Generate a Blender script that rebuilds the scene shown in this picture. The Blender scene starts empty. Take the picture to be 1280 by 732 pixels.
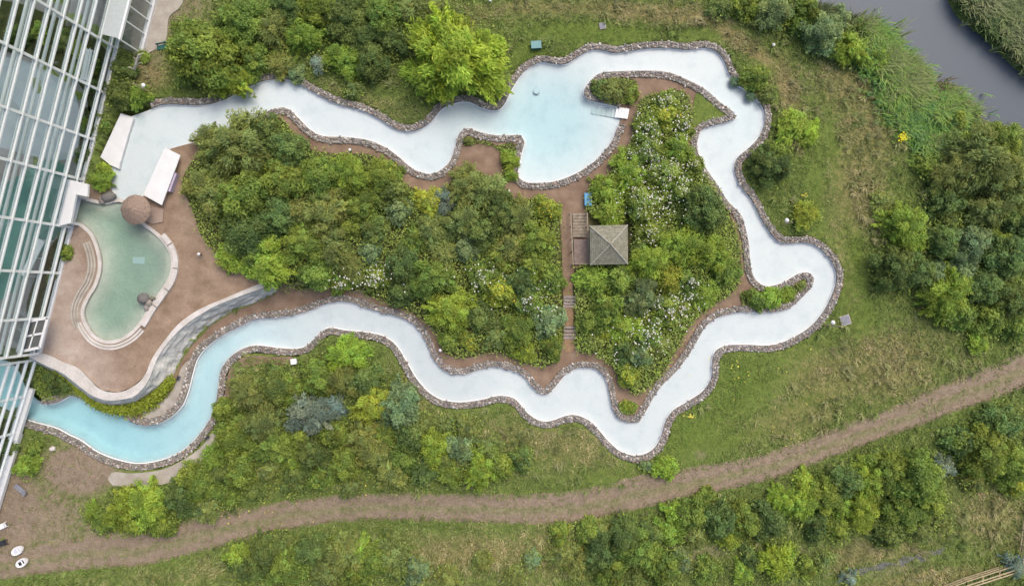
import bpy, math, random
import numpy as np
from mathutils import Vector, Matrix
from mathutils.geometry import delaunay_2d_cdt

# ------------------------------------------------------------------ camera, sky, sun, exposure
scene = bpy.context.scene
COL = scene.collection
H = 85.0                                   # drone height above the lawn, metres
cam_data = bpy.data.cameras.new("camera")
cam_data.sensor_width = 36.0
cam_data.lens = 36.0 * H / 128.0
cam_data.clip_start = 0.5
cam_data.clip_end = 3000
cam = bpy.data.objects.new("camera", cam_data)
cam.location = (0, 0, H)
COL.objects.link(cam)
scene.camera = cam

SUN_EL, SUN_AZ = math.radians(58), math.radians(35)      # azimuth clockwise from +Y
world = bpy.data.worlds.new("World")
scene.world = world
world.use_nodes = True
nt = world.node_tree
sky = nt.nodes.new("ShaderNodeTexSky")
sky.sky_type = 'NISHITA'
sky.sun_disc = False
sky.sun_elevation = SUN_EL
sky.sun_rotation = SUN_AZ
sky.dust_density = 6.0
sky.air_density = 1.0
sky.ozone_density = 1.0
nt.links.new(sky.outputs[0], nt.nodes["Background"].inputs[0])
nt.nodes["Background"].inputs[1].default_value = 0.15
sun_data = bpy.data.lights.new("sun", 'SUN')
sun_data.energy = 0.7
sun_data.angle = math.radians(45)
sun_data.color = (1.0, 0.94, 0.86)
sun = bpy.data.objects.new("sun", sun_data)
d = Vector((math.sin(SUN_AZ) * math.cos(SUN_EL), math.cos(SUN_AZ) * math.cos(SUN_EL), math.sin(SUN_EL)))
sun.rotation_euler = d.to_track_quat('Z', 'Y').to_euler()
sun.location = (0, 0, 60)
COL.objects.link(sun)
scene.view_settings.view_transform = 'Standard'
scene.view_settings.look = 'None'
scene.view_settings.gamma = 1.0
scene.view_settings.use_curve_mapping = False
scene.view_settings.exposure = 0.53
scene.render.engine = 'CYCLES'
scene.cycles.max_bounces = 6
scene.cycles.transparent_max_bounces = 16
scene.cycles.caustics_reflective = False
scene.cycles.caustics_refractive = False

# ------------------------------------------------------------------ helpers
def sm(x, a, b):
    t = np.clip((np.asarray(x, float) - a) / (b - a), 0, 1)
    return t * t * (3 - 2 * t)

def T(px, py):
    """terrain height: the site is level but falls to a low court at the lower run of the channel"""
    return -2.5 * sm(px, 640, 340) * sm(py, 335, 362)

def W(px, py, z):
    """plan position (10 plan units = 1 m on the lawn) of something standing at height z"""
    px = np.asarray(px, float); py = np.asarray(py, float)
    s = (H - np.asarray(z, float)) / H / 10.0
    return (px - 640) * s, (366 - py) * s

def W3(px, py, z):
    x, y = W(px, py, z)
    return Vector((float(x), float(y), float(z)))

def rs(pts, step=4.0, closed=False, curve=True):
    """Catmull-Rom resample"""
    P = np.array(pts, float)
    n = len(P)
    out = []
    segs = n if closed else n - 1
    for i in range(segs):
        p1, p2 = P[i], P[(i + 1) % n]
        p0 = P[(i - 1) % n] if (closed or i > 0) else 2 * p1 - p2
        p3 = P[(i + 2) % n] if (closed or i + 2 < n) else 2 * p2 - p1
        k = max(1, int(np.hypot(*(p2 - p1)) / step))
        for j in range(k):
            t = j / k
            if curve:
                q = 0.5 * ((2 * p1) + (p2 - p0) * t + (2 * p0 - 5 * p1 + 4 * p2 - p3) * t * t + (3 * p1 - p0 - 3 * p2 + p3) * t ** 3)
            else:
                q = p1 + (p2 - p1) * t
            out.append(q)
    if not closed:
        out.append(P[-1])
    return np.array(out)

def pip(px, py, poly):
    px = np.asarray(px, float); py = np.asarray(py, float)
    r = np.zeros(px.shape, bool)
    x1, y1 = poly[-1]
    for x2, y2 in poly:
        if y1 != y2:
            c = ((y1 > py) != (y2 > py)) & (px < (x2 - x1) * (py - y1) / (y2 - y1) + x1)
            r ^= c
        x1, y1 = x2, y2
    return r

def normals2(P):
    t = np.gradient(P, axis=0)
    t /= np.maximum(np.linalg.norm(t, axis=1, keepdims=True), 1e-6)
    return np.stack([-t[:, 1], t[:, 0]], 1)

_tabs = {}
def vnoise(x, y, seed=0):
    """smooth value noise 0..1 on arrays"""
    if seed not in _tabs:
        _tabs[seed] = np.random.default_rng(seed + 1000).random((256, 256))
    tb = _tabs[seed]
    xi = np.floor(x).astype(int); yi = np.floor(y).astype(int)
    fx = x - xi; fy = y - yi
    fx = fx * fx * (3 - 2 * fx); fy = fy * fy * (3 - 2 * fy)
    a = tb[xi % 256, yi % 256]; b = tb[(xi + 1) % 256, yi % 256]
    c = tb[xi % 256, (yi + 1) % 256]; e = tb[(xi + 1) % 256, (yi + 1) % 256]
    return (a * (1 - fx) + b * fx) * (1 - fy) + (c * (1 - fx) + e * fx) * fy

def fbm(x, y, seed=0):
    return 0.55 * vnoise(x, y, seed) + 0.3 * vnoise(x * 2.1, y * 2.1, seed + 1) + 0.15 * vnoise(x * 4.3, y * 4.3, seed + 2)

def mesh_np(name, v, quads=None, tris=None, col=None, smooth=False):
    me = bpy.data.meshes.new(name)
    v = np.asarray(v, np.float32)
    me.vertices.add(len(v))
    me.vertices.foreach_set("co", v.ravel())
    loops = []; tot = []
    if quads is not None and len(quads):
        quads = np.asarray(quads, np.int32); loops.append(quads.ravel()); tot.append(np.full(len(quads), 4, np.int32))
    if tris is not None and len(tris):
        tris = np.asarray(tris, np.int32); loops.append(tris.ravel()); tot.append(np.full(len(tris), 3, np.int32))
    loops = np.concatenate(loops); tot = np.concatenate(tot)
    st = np.concatenate([[0], np.cumsum(tot)[:-1]]).astype(np.int32)
    me.loops.add(len(loops)); me.loops.foreach_set("vertex_index", loops)
    me.polygons.add(len(tot)); me.polygons.foreach_set("loop_start", st)
    try:
        me.polygons.foreach_set("loop_total", tot)
    except Exception:
        pass
    if smooth:
        me.polygons.foreach_set("use_smooth", np.ones(len(tot), bool))
    me.update(calc_edges=True)
    if col is not None:
        a = me.attributes.new("Col", 'FLOAT_COLOR', 'POINT')
        c = np.asarray(col, np.float32)
        if c.shape[1] == 3:
            c = np.concatenate([c, np.ones((len(c), 1), np.float32)], 1)
        a.data.foreach_set("color", c.ravel())
    me.validate()
    return me

def link(name, me, m=None, parent=None):
    o = bpy.data.objects.new(name, me)
    COL.objects.link(o)
    if m is not None and not me.materials:
        me.materials.append(m)
    if parent is not None:
        o.parent = parent
    return o

def tag(o, label=None, cat=None, group=None, kind=None):
    if label: o["label"] = label
    if cat: o["category"] = cat
    if group: o["group"] = group
    if kind: o["kind"] = kind
    return o

def empty(name, loc, rz=0.0):
    o = bpy.data.objects.new(name, None)
    o.location = loc; o.rotation_euler = (0, 0, rz)
    o.empty_display_size = 0.3
    COL.objects.link(o)
    return o

class MB:
    """collects boxes, tubes and free faces for ONE mesh"""
    def __init__(s): s.v = []; s.f = []
    def face_grid(s, rows, close=False):
        b = len(s.v); n = len(rows[0])
        for r in rows: s.v += [tuple(p) for p in r]
        for i in range(len(rows) - 1):
            for j in range(n - 1 + (1 if close else 0)):
                k = (j + 1) % n
                s.f.append((b + i * n + j, b + i * n + k, b + (i + 1) * n + k, b + (i + 1) * n + j))
        return b
    def box(s, c, size, rz=0.0, M=None):
        b = len(s.v); x, y, z = [q / 2 for q in size]
        R = M if M is not None else Matrix.Rotation(rz, 3, 'Z')
        for dz in (-z, z):
            for dx, dy in ((-x, -y), (x, -y), (x, y), (-x, y)):
                s.v.append(tuple(Vector(c) + R @ Vector((dx, dy, dz))))
        s.f += [(b + 3, b + 2, b + 1, b), (b + 4, b + 5, b + 6, b + 7)] + [(b + i, b + (i + 1) % 4, b + 4 + (i + 1) % 4, b + 4 + i) for i in range(4)]
        return s
    def bar(s, a, c, w, h):
        """rectangular bar from a to c, w wide (level), h tall"""
        a = Vector(a); c = Vector(c); t = (c - a); L = t.length; t.normalize()
        up = Vector((0, 0, 1)) if abs(t.z) < 0.99 else Vector((0, 1, 0))
        sd = t.cross(up).normalized(); u2 = sd.cross(t)
        M = Matrix((t, sd, u2)).transposed()
        return s.box((a + c) / 2, (L, w, h), M=M)
    def tube(s, pts, rad, n=8, caps=True):
        pts = [Vector(p) for p in pts]
        rad = rad if isinstance(rad, (list, tuple)) else [rad] * len(pts)
        rows = []
        for i, p in enumerate(pts):
            t = (pts[min(i + 1, len(pts) - 1)] - pts[max(i - 1, 0)]).normalized()
            a = Vector((0, 0, 1)) if abs(t.z) < 0.9 else Vector((1, 0, 0))
            x = t.cross(a).normalized(); y = t.cross(x)
            rows.append([p + (x * math.cos(k * 2 * math.pi / n) + y * math.sin(k * 2 * math.pi / n)) * rad[i] for k in range(n)])
        b = s.face_grid(rows, close=True)
        if caps:
            s.f.append(tuple(range(b, b + n))[::-1]); e = b + n * (len(pts) - 1); s.f.append(tuple(range(e, e + n)))
        return s
    def lathe(s, c, prof, n=20):
        c = Vector(c)
        rows = [[c + Vector((r * math.cos(k * 2 * math.pi / n), r * math.sin(k * 2 * math.pi / n), z)) for k in range(n)] for r, z in prof]
        s.face_grid(rows, close=True); return s
    def prism(s, pts, z0, z1):
        """pts: world xy"""
        n = len(pts); b = len(s.v)
        s.v += [(p[0], p[1], z0) for p in pts] + [(p[0], p[1], z1) for p in pts]
        s.f += [tuple(range(b, b + n))[::-1], tuple(range(b + n, b + 2 * n))]
        s.f += [(b + i, b + (i + 1) % n, b + n + (i + 1) % n, b + n + i) for i in range(n)]
        return s
    def build(s, name, m, parent=None, bevel=0.0, smooth=False):
        me = bpy.data.meshes.new(name)
        me.from_pydata(s.v, [], s.f); me.validate(); me.update()
        if smooth:
            me.polygons.foreach_set("use_smooth", np.ones(len(me.polygons), bool))
        o = link(name, me, m, parent)
        if bevel:
            b = o.modifiers.new("bevel", 'BEVEL'); b.width = bevel; b.segments = 2; b.limit_method = 'ANGLE'
        return o

def cdt(poly, step=12.0, holes=()):
    """triangulate a plan polygon with interior points; returns 2D verts, tris"""
    P = np.array(poly, float)
    lo, hi = P.min(0), P.max(0)
    gx, gy = np.meshgrid(np.arange(lo[0], hi[0], step), np.arange(lo[1], hi[1], step))
    rng = np.random.default_rng(5)
    g = np.stack([gx.ravel(), gy.ravel()], 1) + rng.uniform(-.3, .3, (gx.size, 2)) * step
    g = g[pip(g[:, 0], g[:, 1], P)]
    for h in holes:
        g = g[~pip(g[:, 0], g[:, 1], h)]
    V = [Vector(p) for p in P]; E = [(i, (i + 1) % len(P)) for i in range(len(P))]
    for h in holes:
        b = len(V); V += [Vector(p) for p in h]; E += [(b + i, b + (i + 1) % len(h)) for i in range(len(h))]
    V += [Vector(p) for p in g]
    ov, oe, of, *_ = delaunay_2d_cdt(V, E, [], 0, 1e-4)
    ov = np.array([tuple(p) for p in ov]); of = np.array([f for f in of if len(f) == 3])
    c = ov[of].mean(1)
    k = pip(c[:, 0], c[:, 1], P)
    for h in holes:
        k &= ~pip(c[:, 0], c[:, 1], h)
    of = of[k]
    a, b, cc = ov[of[:, 0]], ov[of[:, 1]], ov[of[:, 2]]
    ar = (b[:, 0] - a[:, 0]) * (cc[:, 1] - a[:, 1]) - (b[:, 1] - a[:, 1]) * (cc[:, 0] - a[:, 0])
    flip = ar > 0                      # plan y runs down, world y up
    of[flip] = of[flip][:, ::-1]
    return ov, of

def sheet(name, poly, m, dz=0.01, step=12.0, holes=(), zf=T, colf=None, skirt=0.0, parent=None):
    ov, of = cdt(poly, step, holes)
    zb = zf(ov[:, 0], ov[:, 1])
    x, y = W(ov[:, 0], ov[:, 1], zb)
    v = np.stack([x, y, zb + dz], 1)
    col = colf(ov[:, 0], ov[:, 1]) if colf else None
    quads = None
    if skirt:
        P = np.array(poly, float); n = len(P); zb = zf(P[:, 0], P[:, 1]); x, y = W(P[:, 0], P[:, 1], zb)
        b = len(v)
        v = np.concatenate([v, np.stack([x, y, zb + dz], 1), np.stack([x, y, zb + dz - skirt], 1)])
        i = np.arange(n); j = (i + 1) % n
        quads = np.stack([b + i, b + j, b + n + j, b + n + i], 1)
        if col is not None: col = np.concatenate([col, colf(P[:, 0], P[:, 1]), colf(P[:, 0], P[:, 1])])
    return link(name, mesh_np(name, v, quads, of, col), m, parent)

# ------------------------------------------------------------------ materials
def mat(name):
    m = bpy.data.materials.new(name); m.use_nodes = True
    n = m.node_tree.nodes; b = n["Principled BSDF"]
    return m, n, m.node_tree.links, b

def nd(n, typ, **kw):
    q = n.new(typ)
    for k, v in kw.items():
        if k.startswith("i_"): q.inputs[int(k[2:]) if k[2:].isdigit() else k[2:]].default_value = v
        else: setattr(q, k, v)
    return q

def ramp(n, stops):
    r = n.new("ShaderNodeValToRGB"); e = r.color_ramp.elements
    while len(e) < len(stops): e.new(0.5)
    for q, (p, c) in zip(e, stops):
        q.position = p; q.color = (*c, 1)
    return r

def mixc(n, l, fac, a, b, typ='MIX'):
    q = n.new("ShaderNodeMix"); q.data_type = 'RGBA'; q.blend_type = typ
    for inp, val in ((q.inputs[0], fac), (q.inputs[6], a), (q.inputs[7], b)):
        if isinstance(val, (int, float)): inp.default_value = val
        elif isinstance(val, tuple): inp.default_value = (*val, 1)
        else: l.new(val, inp)
    return q.outputs[2]

def noise(n, l, scale, detail=4, rough=0.6, vec=None, w=None):
    q = n.new("ShaderNodeTexNoise"); q.inputs["Scale"].default_value = scale
    q.inputs["Detail"].default_value = detail; q.inputs["Roughness"].default_value = rough
    if vec is not None: l.new(vec, q.inputs["Vector"])
    return q

def geo(n):
    return n.new("ShaderNodeNewGeometry").outputs["Position"]

def speckle(name, stops, scale=2.0, fine=25.0, rough=0.85, bump=0.3, spec=0.2, fine_amt=0.35, dist=0.03):
    """mottled surface: broad ramp multiplied by a fine grain"""
    m, n, l, b = mat(name)
    p = geo(n)
    a = noise(n, l, scale, 5, 0.6, p); r = ramp(n, stops); l.new(a.outputs[0], r.inputs[0])
    f = noise(n, l, fine, 3, 0.7, p); g = ramp(n, [(0.3, (1 - fine_amt,) * 3), (0.7, (1 + fine_amt * 0.6,) * 3)]); l.new(f.outputs[0], g.inputs[0])
    l.new(mixc(n, l, 1.0, r.outputs[0], g.outputs[0], 'MULTIPLY'), b.inputs["Base Color"])
    b.inputs["Roughness"].default_value = rough; b.inputs["Specular IOR Level"].default_value = spec
    if bump:
        bp = n.new("ShaderNodeBump"); bp.inputs["Strength"].default_value = bump; bp.inputs["Distance"].default_value = dist
        l.new(f.outputs[0], bp.inputs["Height"]); l.new(bp.outputs[0], b.inputs["Normal"])
    return m

def flat(name, c, rough=0.6, var=0.15, scale=3.0, spec=0.3):
    return speckle(name, [(0.3, tuple(q * (1 - var) for q in c)), (0.7, tuple(q * (1 + var) for q in c))], scale, 18.0, rough, 0.1, spec, var * 0.8)

def ground_material():
    m, n, l, b = mat("meadow_ground")
    p = geo(n)
    at = nd(n, "ShaderNodeAttribute", attribute_name="Col")
    sep = n.new("ShaderNodeSeparateColor"); l.new(at.outputs["Color"], sep.inputs[0])
    n1 = noise(n, l, 0.22, 5, 0.65, p); n2 = noise(n, l, 1.3, 5, 0.7, p); n3 = noise(n, l, 7.0, 4, 0.7, p)
    base = ramp(n, [(0.32, (0.085, 0.122, 0.031)), (0.5, (0.138, 0.188, 0.048)), (0.68, (0.195, 0.228, 0.068))]); l.new(n2.outputs[0], base.inputs[0])
    lush = ramp(n, [(0.3, (0.09, 0.13, 0.028)), (0.7, (0.155, 0.21, 0.045))]); l.new(n2.outputs[0], lush.inputs[0])
    dry = ramp(n, [(0.3, (0.175, 0.15, 0.06)), (0.55, (0.25, 0.215, 0.095)), (0.75, (0.33, 0.28, 0.145))]); l.new(n2.outputs[0], dry.inputs[0])
    dirt = ramp(n, [(0.3, (0.185, 0.142, 0.100)), (0.7, (0.285, 0.228, 0.166))]); l.new(n2.outputs[0], dirt.inputs[0])
    def edge(sock, wid=0.5, amt=0.55):
        # mask pushed about by noise so that patches break up at their edges
        a = nd(n, "ShaderNodeMath", operation='ADD'); l.new(sock, a.inputs[0])
        s = nd(n, "ShaderNodeMath", operation='MULTIPLY_ADD'); l.new(n2.outputs[0], s.inputs[0]); s.inputs[1].default_value = amt * 2; s.inputs[2].default_value = -amt
        l.new(s.outputs[0], a.inputs[1])
        s3 = nd(n, "ShaderNodeMath", operation='MULTIPLY_ADD'); l.new(n3.outputs[0], s3.inputs[0]); s3.inputs[1].default_value = 0.6; s3.inputs[2].default_value = -0.3
        a2 = nd(n, "ShaderNodeMath", operation='ADD'); l.new(a.outputs[0], a2.inputs[0]); l.new(s3.outputs[0], a2.inputs[1])
        mr = nd(n, "ShaderNodeMapRange"); mr.inputs[1].default_value = 0.5 - wid / 2; mr.inputs[2].default_value = 0.5 + wid / 2
        l.new(a2.outputs[0], mr.inputs[0])
        k = nd(n, "ShaderNodeMath", operation='GREATER_THAN'); l.new(sock, k.inputs[0]); k.inputs[1].default_value = 0.01
        o = nd(n, "ShaderNodeMath", operation='MULTIPLY'); l.new(mr.outputs[0], o.inputs[0]); l.new(k.outputs[0], o.inputs[1])
        return o.outputs[0]
    c = mixc(n, l, edge(sep.outputs[1]), base.outputs[0], lush.outputs[0])
    c = mixc(n, l, edge(sep.outputs[0]), c, dry.outputs[0])
    c = mixc(n, l, edge(sep.outputs[2], 0.75, 0.33), c, dirt.outputs[0])
    g = ramp(n, [(0.3, (0.62,) * 3), (0.7, (1.3,) * 3)]); l.new(n3.outputs[0], g.inputs[0])
    c = mixc(n, l, 1.0, c, g.outputs[0], 'MULTIPLY')
    l.new(c, b.inputs["Base Color"]); b.inputs["Roughness"].default_value = 0.95; b.inputs["Specular IOR Level"].default_value = 0.1
    bp = n.new("ShaderNodeBump"); bp.inputs["Strength"].default_value = 0.6; bp.inputs["Distance"].default_value = 0.15
    l.new(n3.outputs[0], bp.inputs["Height"]); l.new(bp.outputs[0], b.inputs["Normal"])
    return m

def leaf_material(name="foliage", use_object=True, trans=0.40):
    m, n, l, b = mat(name)
    at = nd(n, "ShaderNodeAttribute", attribute_name="Col")
    c = at.outputs["Color"]
    if use_object:
        oi = n.new("ShaderNodeObjectInfo")
        c = mixc(n, l, 1.0, c, oi.outputs["Color"], 'MULTIPLY')
    l.new(c, b.inputs["Base Color"]); b.inputs["Roughness"].default_value = 0.6; b.inputs["Specular IOR Level"].default_value = 0.25
    tr = n.new("ShaderNodeBsdfTranslucent"); l.new(c, tr.inputs[0])
    mx = n.new("ShaderNodeMixShader"); mx.inputs[0].default_value = trans
    l.new(b.outputs[0], mx.inputs[1]); l.new(tr.outputs[0], mx.inputs[2])
    l.new(mx.outputs[0], n["Material Output"].inputs["Surface"])
    return m

def water_material(name, rough=0.55):
    """clear water: what it swallows on the way through is set per point from its depth (Beer's law)"""
    m, n, l, b = mat(name)
    n.remove(b)
    at = nd(n, "ShaderNodeAttribute", attribute_name="Col")
    tr = n.new("ShaderNodeBsdfTransparent"); l.new(at.outputs["Color"], tr.inputs[0])
    gl = n.new("ShaderNodeBsdfGlossy"); gl.inputs["Roughness"].default_value = rough
    fr = n.new("ShaderNodeFresnel"); fr.inputs[0].default_value = 1.33
    mx = n.new("ShaderNodeMixShader"); l.new(fr.outputs[0], mx.inputs[0]); l.new(tr.outputs[0], mx.inputs[1]); l.new(gl.outputs[0], mx.inputs[2])
    l.new(mx.outputs[0], n["Material Output"].inputs["Surface"])
    return m

def glass_material():
    m, n, l, b = mat("glazing")
    n.remove(b)
    tr = n.new("ShaderNodeBsdfTransparent"); tr.inputs[0].default_value = (0.78, 0.83, 0.815, 1)
    gl = n.new("ShaderNodeBsdfGlossy"); gl.inputs["Roughness"].default_value = 0.03; gl.inputs[0].default_value = (0.9, 0.95, 1, 1)
    mx = n.new("ShaderNodeMixShader"); mx.inputs[0].default_value = 0.08; l.new(tr.outputs[0], mx.inputs[1]); l.new(gl.outputs[0], mx.inputs[2])
    l.new(mx.outputs[0], n["Material Output"].inputs["Surface"])
    return m

def stone_material():
    m, n, l, b = mat("wall_stones")
    p = geo(n)
    at = nd(n, "ShaderNodeAttribute", attribute_name="Col")
    f = noise(n, l, 9.0, 4, 0.7, p); g = ramp(n, [(0.3, (0.6,) * 3), (0.7, (1.25,) * 3)]); l.new(f.outputs[0], g.inputs[0])
    l.new(mixc(n, l, 1.0, at.outputs["Color"], g.outputs[0], 'MULTIPLY'), b.inputs["Base Color"])
    b.inputs["Roughness"].default_value = 0.85
    bp = n.new("ShaderNodeBump"); bp.inputs["Strength"].default_value = 0.4; bp.inputs["Distance"].default_value = 0.03
    l.new(f.outputs[0], bp.inputs["Height"]); l.new(bp.outputs[0], b.inputs["Normal"])
    return m

M = {}
M['ground'] = ground_material()
M['leaf'] = leaf_material()
M['blade'] = leaf_material("blades", False, 0.2)
M['stone'] = stone_material()
M['mortar'] = speckle("wall_mortar", [(0.3, (0.16, 0.145, 0.125)), (0.7, (0.29, 0.265, 0.235))], 2.0, 14.0)
M['channel'] = speckle("channel_white_paint", [(0.25, (0.61, 0.68, 0.71)), (0.5, (0.70, 0.76, 0.785)), (0.75, (0.72, 0.765, 0.78))], 0.55, 4.0, 0.5, 0.04, 0.3, 0.035)
M['rim'] = flat("channel_rim_white", (0.76, 0.77, 0.78), 0.5, 0.04, 1.0)
M['path'] = speckle("brown_gravel", [(0.25, (0.155, 0.103, 0.072)), (0.5, (0.222, 0.156, 0.11)), (0.75, (0.30, 0.22, 0.16))], 0.5, 9.0, 0.95, 0.3, 0.1, 0.22)
M['concrete'] = speckle("pale_concrete", [(0.3, (0.29, 0.26, 0.22)), (0.7, (0.43, 0.40, 0.35))], 0.7, 8.0, 0.9, 0.2, 0.2, 0.15)
M['soil'] = speckle("bed_soil", [(0.3, (0.05, 0.055, 0.02)), (0.7, (0.11, 0.10, 0.045))], 1.2, 9.0, 0.95, 0.5, 0.1, 0.4)
M['white'] = flat("white_render", (0.64, 0.645, 0.645), 0.6, 0.06, 0.8)
M['cap'] = speckle("pale_wall_cap", [(0.3, (0.44, 0.41, 0.37)), (0.7, (0.60, 0.57, 0.54))], 0.6, 6.0, 0.85, 0.2, 0.2, 0.15)
m, n_, l_, b_ = mat("grey_rock_face")
mp = n_.new("ShaderNodeMapping"); mp.inputs["Rotation"].default_value = (0, 0, -0.85); mp.inputs["Scale"].default_value = (0.5, 2.2, 0.5); l_.new(geo(n_), mp.inputs[0])
ra = noise(n_, l_, 1.1, 7, 0.72, mp.outputs[0]); rr_ = ramp(n_, [(0.3, (0.32, 0.33, 0.315)), (0.5, (0.50, 0.50, 0.465)), (0.68, (0.68, 0.66, 0.60))]); l_.new(ra.outputs[0], rr_.inputs[0])
rb_ = noise(n_, l_, 9.0, 4, 0.75, geo(n_)); rg_ = ramp(n_, [(0.3, (0.7,) * 3), (0.7, (1.15,) * 3)]); l_.new(rb_.outputs[0], rg_.inputs[0])
l_.new(mixc(n_, l_, 1.0, rr_.outputs[0], rg_.outputs[0], 'MULTIPLY'), b_.inputs["Base Color"]); b_.inputs["Roughness"].default_value = 0.9
bq = n_.new("ShaderNodeBump"); bq.inputs["Strength"].default_value = 0.5; bq.inputs["Distance"].default_value = 0.06; l_.new(rb_.outputs[0], bq.inputs["Height"]); l_.new(bq.outputs[0], b_.inputs["Normal"])
M['rock'] = m
M['frame'] = flat("white_steel_frame", (0.74, 0.77, 0.76), 0.4, 0.05, 0.6)
M['glass'] = glass_material()
M['bark'] = flat("bark", (0.10, 0.075, 0.05), 0.9, 0.3, 6.0)
M['deadwood'] = flat("bare_branch", (0.60, 0.56, 0.46), 0.9, 0.15, 6.0)
M['timber'] = speckle("weathered_timber", [(0.3, (0.20, 0.165, 0.12)), (0.7, (0.34, 0.29, 0.225))], 2.5, 16.0, 0.85, 0.3, 0.2, 0.3)
M['polewood'] = speckle("pale_pole_timber", [(0.3, (0.36, 0.29, 0.17)), (0.7, (0.52, 0.43, 0.27))], 3.0, 16.0, 0.8, 0.2)
M['thatch'] = None
M['tealpaint'] = flat("green_box_paint", (0.03, 0.13, 0.115), 0.45, 0.15, 3.0)
M['bluepaint'] = flat("blue_box_paint", (0.06, 0.23, 0.38), 0.45, 0.12, 3.0)
M['dark'] = flat("dark_plastic", (0.03, 0.03, 0.035), 0.5, 0.2, 5.0)
M['grey'] = flat("grey_plastic", (0.21, 0.215, 0.25), 0.6, 0.15, 4.0)
M['plastic'] = flat("white_plastic", (0.76, 0.76, 0.78), 0.4, 0.05, 3.0)
def cut(P, a, b):
    i0 = np.argmin(np.hypot(P[:, 0] - a[0], P[:, 1] - a[1])); i1 = np.argmin(np.hypot(P[:, 0] - b[0], P[:, 1] - b[1]))
    return P[min(i0, i1):max(i0, i1) + 1]
# ------------------------------------------------------------------ plan of the place (10 units = 1 m)
OUT = [(190,135),(207,130),(250,131),(275,126),(300,114),(320,104),(340,99),(365,100),(387,112),(420,129),(452,137.5),(475,149),(495,161),(512,164),(527,160),(540,150),(552,136),(570,128),(587,127),(602,134),(620,137.5),(630,130),(640,110),(655,89),(675,77.5),(692,79.5),(707,79.5),(720,72.5),(737,62.5),(752,62.5),(770,66),(790,63),(815,60),(837,60),(860,62),(880,59.5),(895,64),(905,75),(912,92),(922,105),(937,115),(950,127.5),(956,140),(956,155),(950,170),(940,182),(922,198),(919,213),(925,230),(940,250),(950,270),(959,285),(970,299),(982,304),(1005,303),(1020,307),(1035,320),(1044,335),(1046,350),(1042,365),(1032,386),(1015,407),(992,422),(972,430),(955,432),(935,431),(910,432),(896,438),(891,451),(890,471),(880,488),(860,502),(842,513),(832,528),(826,548),(815,563),(797,569.5),(777,565),(762,553),(747,536),(735,525),(720,519),(707,520),(690,526),(675,526),(660,517),(650,505),(640,497),(622,495),(602,500),(575,503),(552,500),(535,490),(520,473),(507,451),(495,432),(480,421),(460,416),(430,413),(412,410),(400,417),(387,430),(372,436),(347,435),(320,432),(302,437),(287,448),(277,463),(274,483),(270,506),(262,526),(244,550),(225,566),(200,576),(172,580),(145,575),(120,565),(100,551),(87,545),(70,536),(52,531),(34,526),(18,519),(0,509),(-40,496),(-70,492)]
INN = [(230,181),(270,172),(300,160),(320,150),(335,140),(357,135.5),(372,147),(387,162),(405,171),(432,172),(460,176),(482,185),(500,198),(517,212),(537,218),(552,213),(564,200),(570,182),(575,167),(585,161),(600,166),(620,170),(640,170),(650,170),(655,178),(652,190),(647,218),(657,228),(675,229),(695,227),(717,219),(740,205),(755,190),(765,177),(772,160),(776,149),(774,135),(760,130),(745,127),(732,122),(731,112),(740,100),(752,92),(780,90),(815,89.5),(837,92),(857,100),(880,112),(900,129),(915,140),(919.5,146),(912,151),(890,157),(877,162),(872,172),(871,188),(880,208),(895,230),(910,253),(925,268),(931,285),(935,305),(937,328),(940,343),(947,353),(960,358),(980,353),(997,343),(1010,341),(1016,347),(1015,355),(1007,366),(985,385),(960,390),(935,389),(915,391),(897,396),(882,407),(872,423),(860,443),(845,463),(827,481),(815,498),(805,516),(797,526),(785,527),(772,521),(765,508),(762,493),(757,473),(747,462),(735,459),(720,460),(707,467),(695,481),(685,491),(677,492),(667,485),(657,472),(645,464),(620,458),(602,460),(585,466),(570,467),(555,462),(542,448),(535,431),(527,416),(515,403),(497,395),(470,388),(450,381),(437,377),(420,376.5),(402,381),(385,388),(357,395),(320,398.5),(300,407),(280,417),(260,431),(247,446),(240,466),(235,486),(227,506),(212,521),(195,529),(175,530),(160,523),(150,513),(135,508),(115,504),(100,496),(87,494),(72,502),(54,504),(42,498),(33,487),(24,466),(6,451),(-40,446),(-70,445)]
WEST = [(230,181),(213,186),(200,215),(185,243),(160,252),(146,253),(136,232),(138,207),(124,196),(150,141),(163,145),(177,140),(190,135)]
outP = rs(OUT, 4.0); innP = rs(INN, 4.0)
CHAN = np.concatenate([np.array(WEST[1:-1], float), outP, innP[::-1]])
POOL = rs([(95,249),(110,251),(130,255),(150,252),(168,262),(178,280),(190,289),(200,298),(211,313),(215,330),(211,348),(200,365),(186,385),(175,403),(160,418),(140,426),(121,421),(108,404),(105,388),(112,371),(120,358),(126,338),(125,318),(117,295),(104,281),(89,273)], 4.0, True)
RIVER = rs([(1000,-80),(1010,0),(1040,18),(1085,30),(1120,62),(1142,90),(1172,102),(1196,108),(1210,128),(1222,146),(1240,152),(1290,160),(1420,190),(1420,130),(1330,110),(1285,92),(1262,70),(1236,46),(1212,28),(1190,0),(1170,-80)], 6.0, True)
TRACK = np.array([(-260,735,16),(-120,728,16),(40,700,14),(110,690,15),(170,686,17),(230,673,19),(275,661,19),(320,651,16),(370,642,15),(420,635,15),(470,633,16),(520,633,17),(600,634,18),(660,636,17),(740,630,15),(800,615,14),(860,603,14),(960,582,17),(1085,537,19),(1195,494,17),(1280,461,19),(1400,405,19),(1560,330,19)], float)
PATIO_E = [(213,186),(232,190),(250,215),(262,250),(285,300),(315,330),(338,354)]
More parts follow.
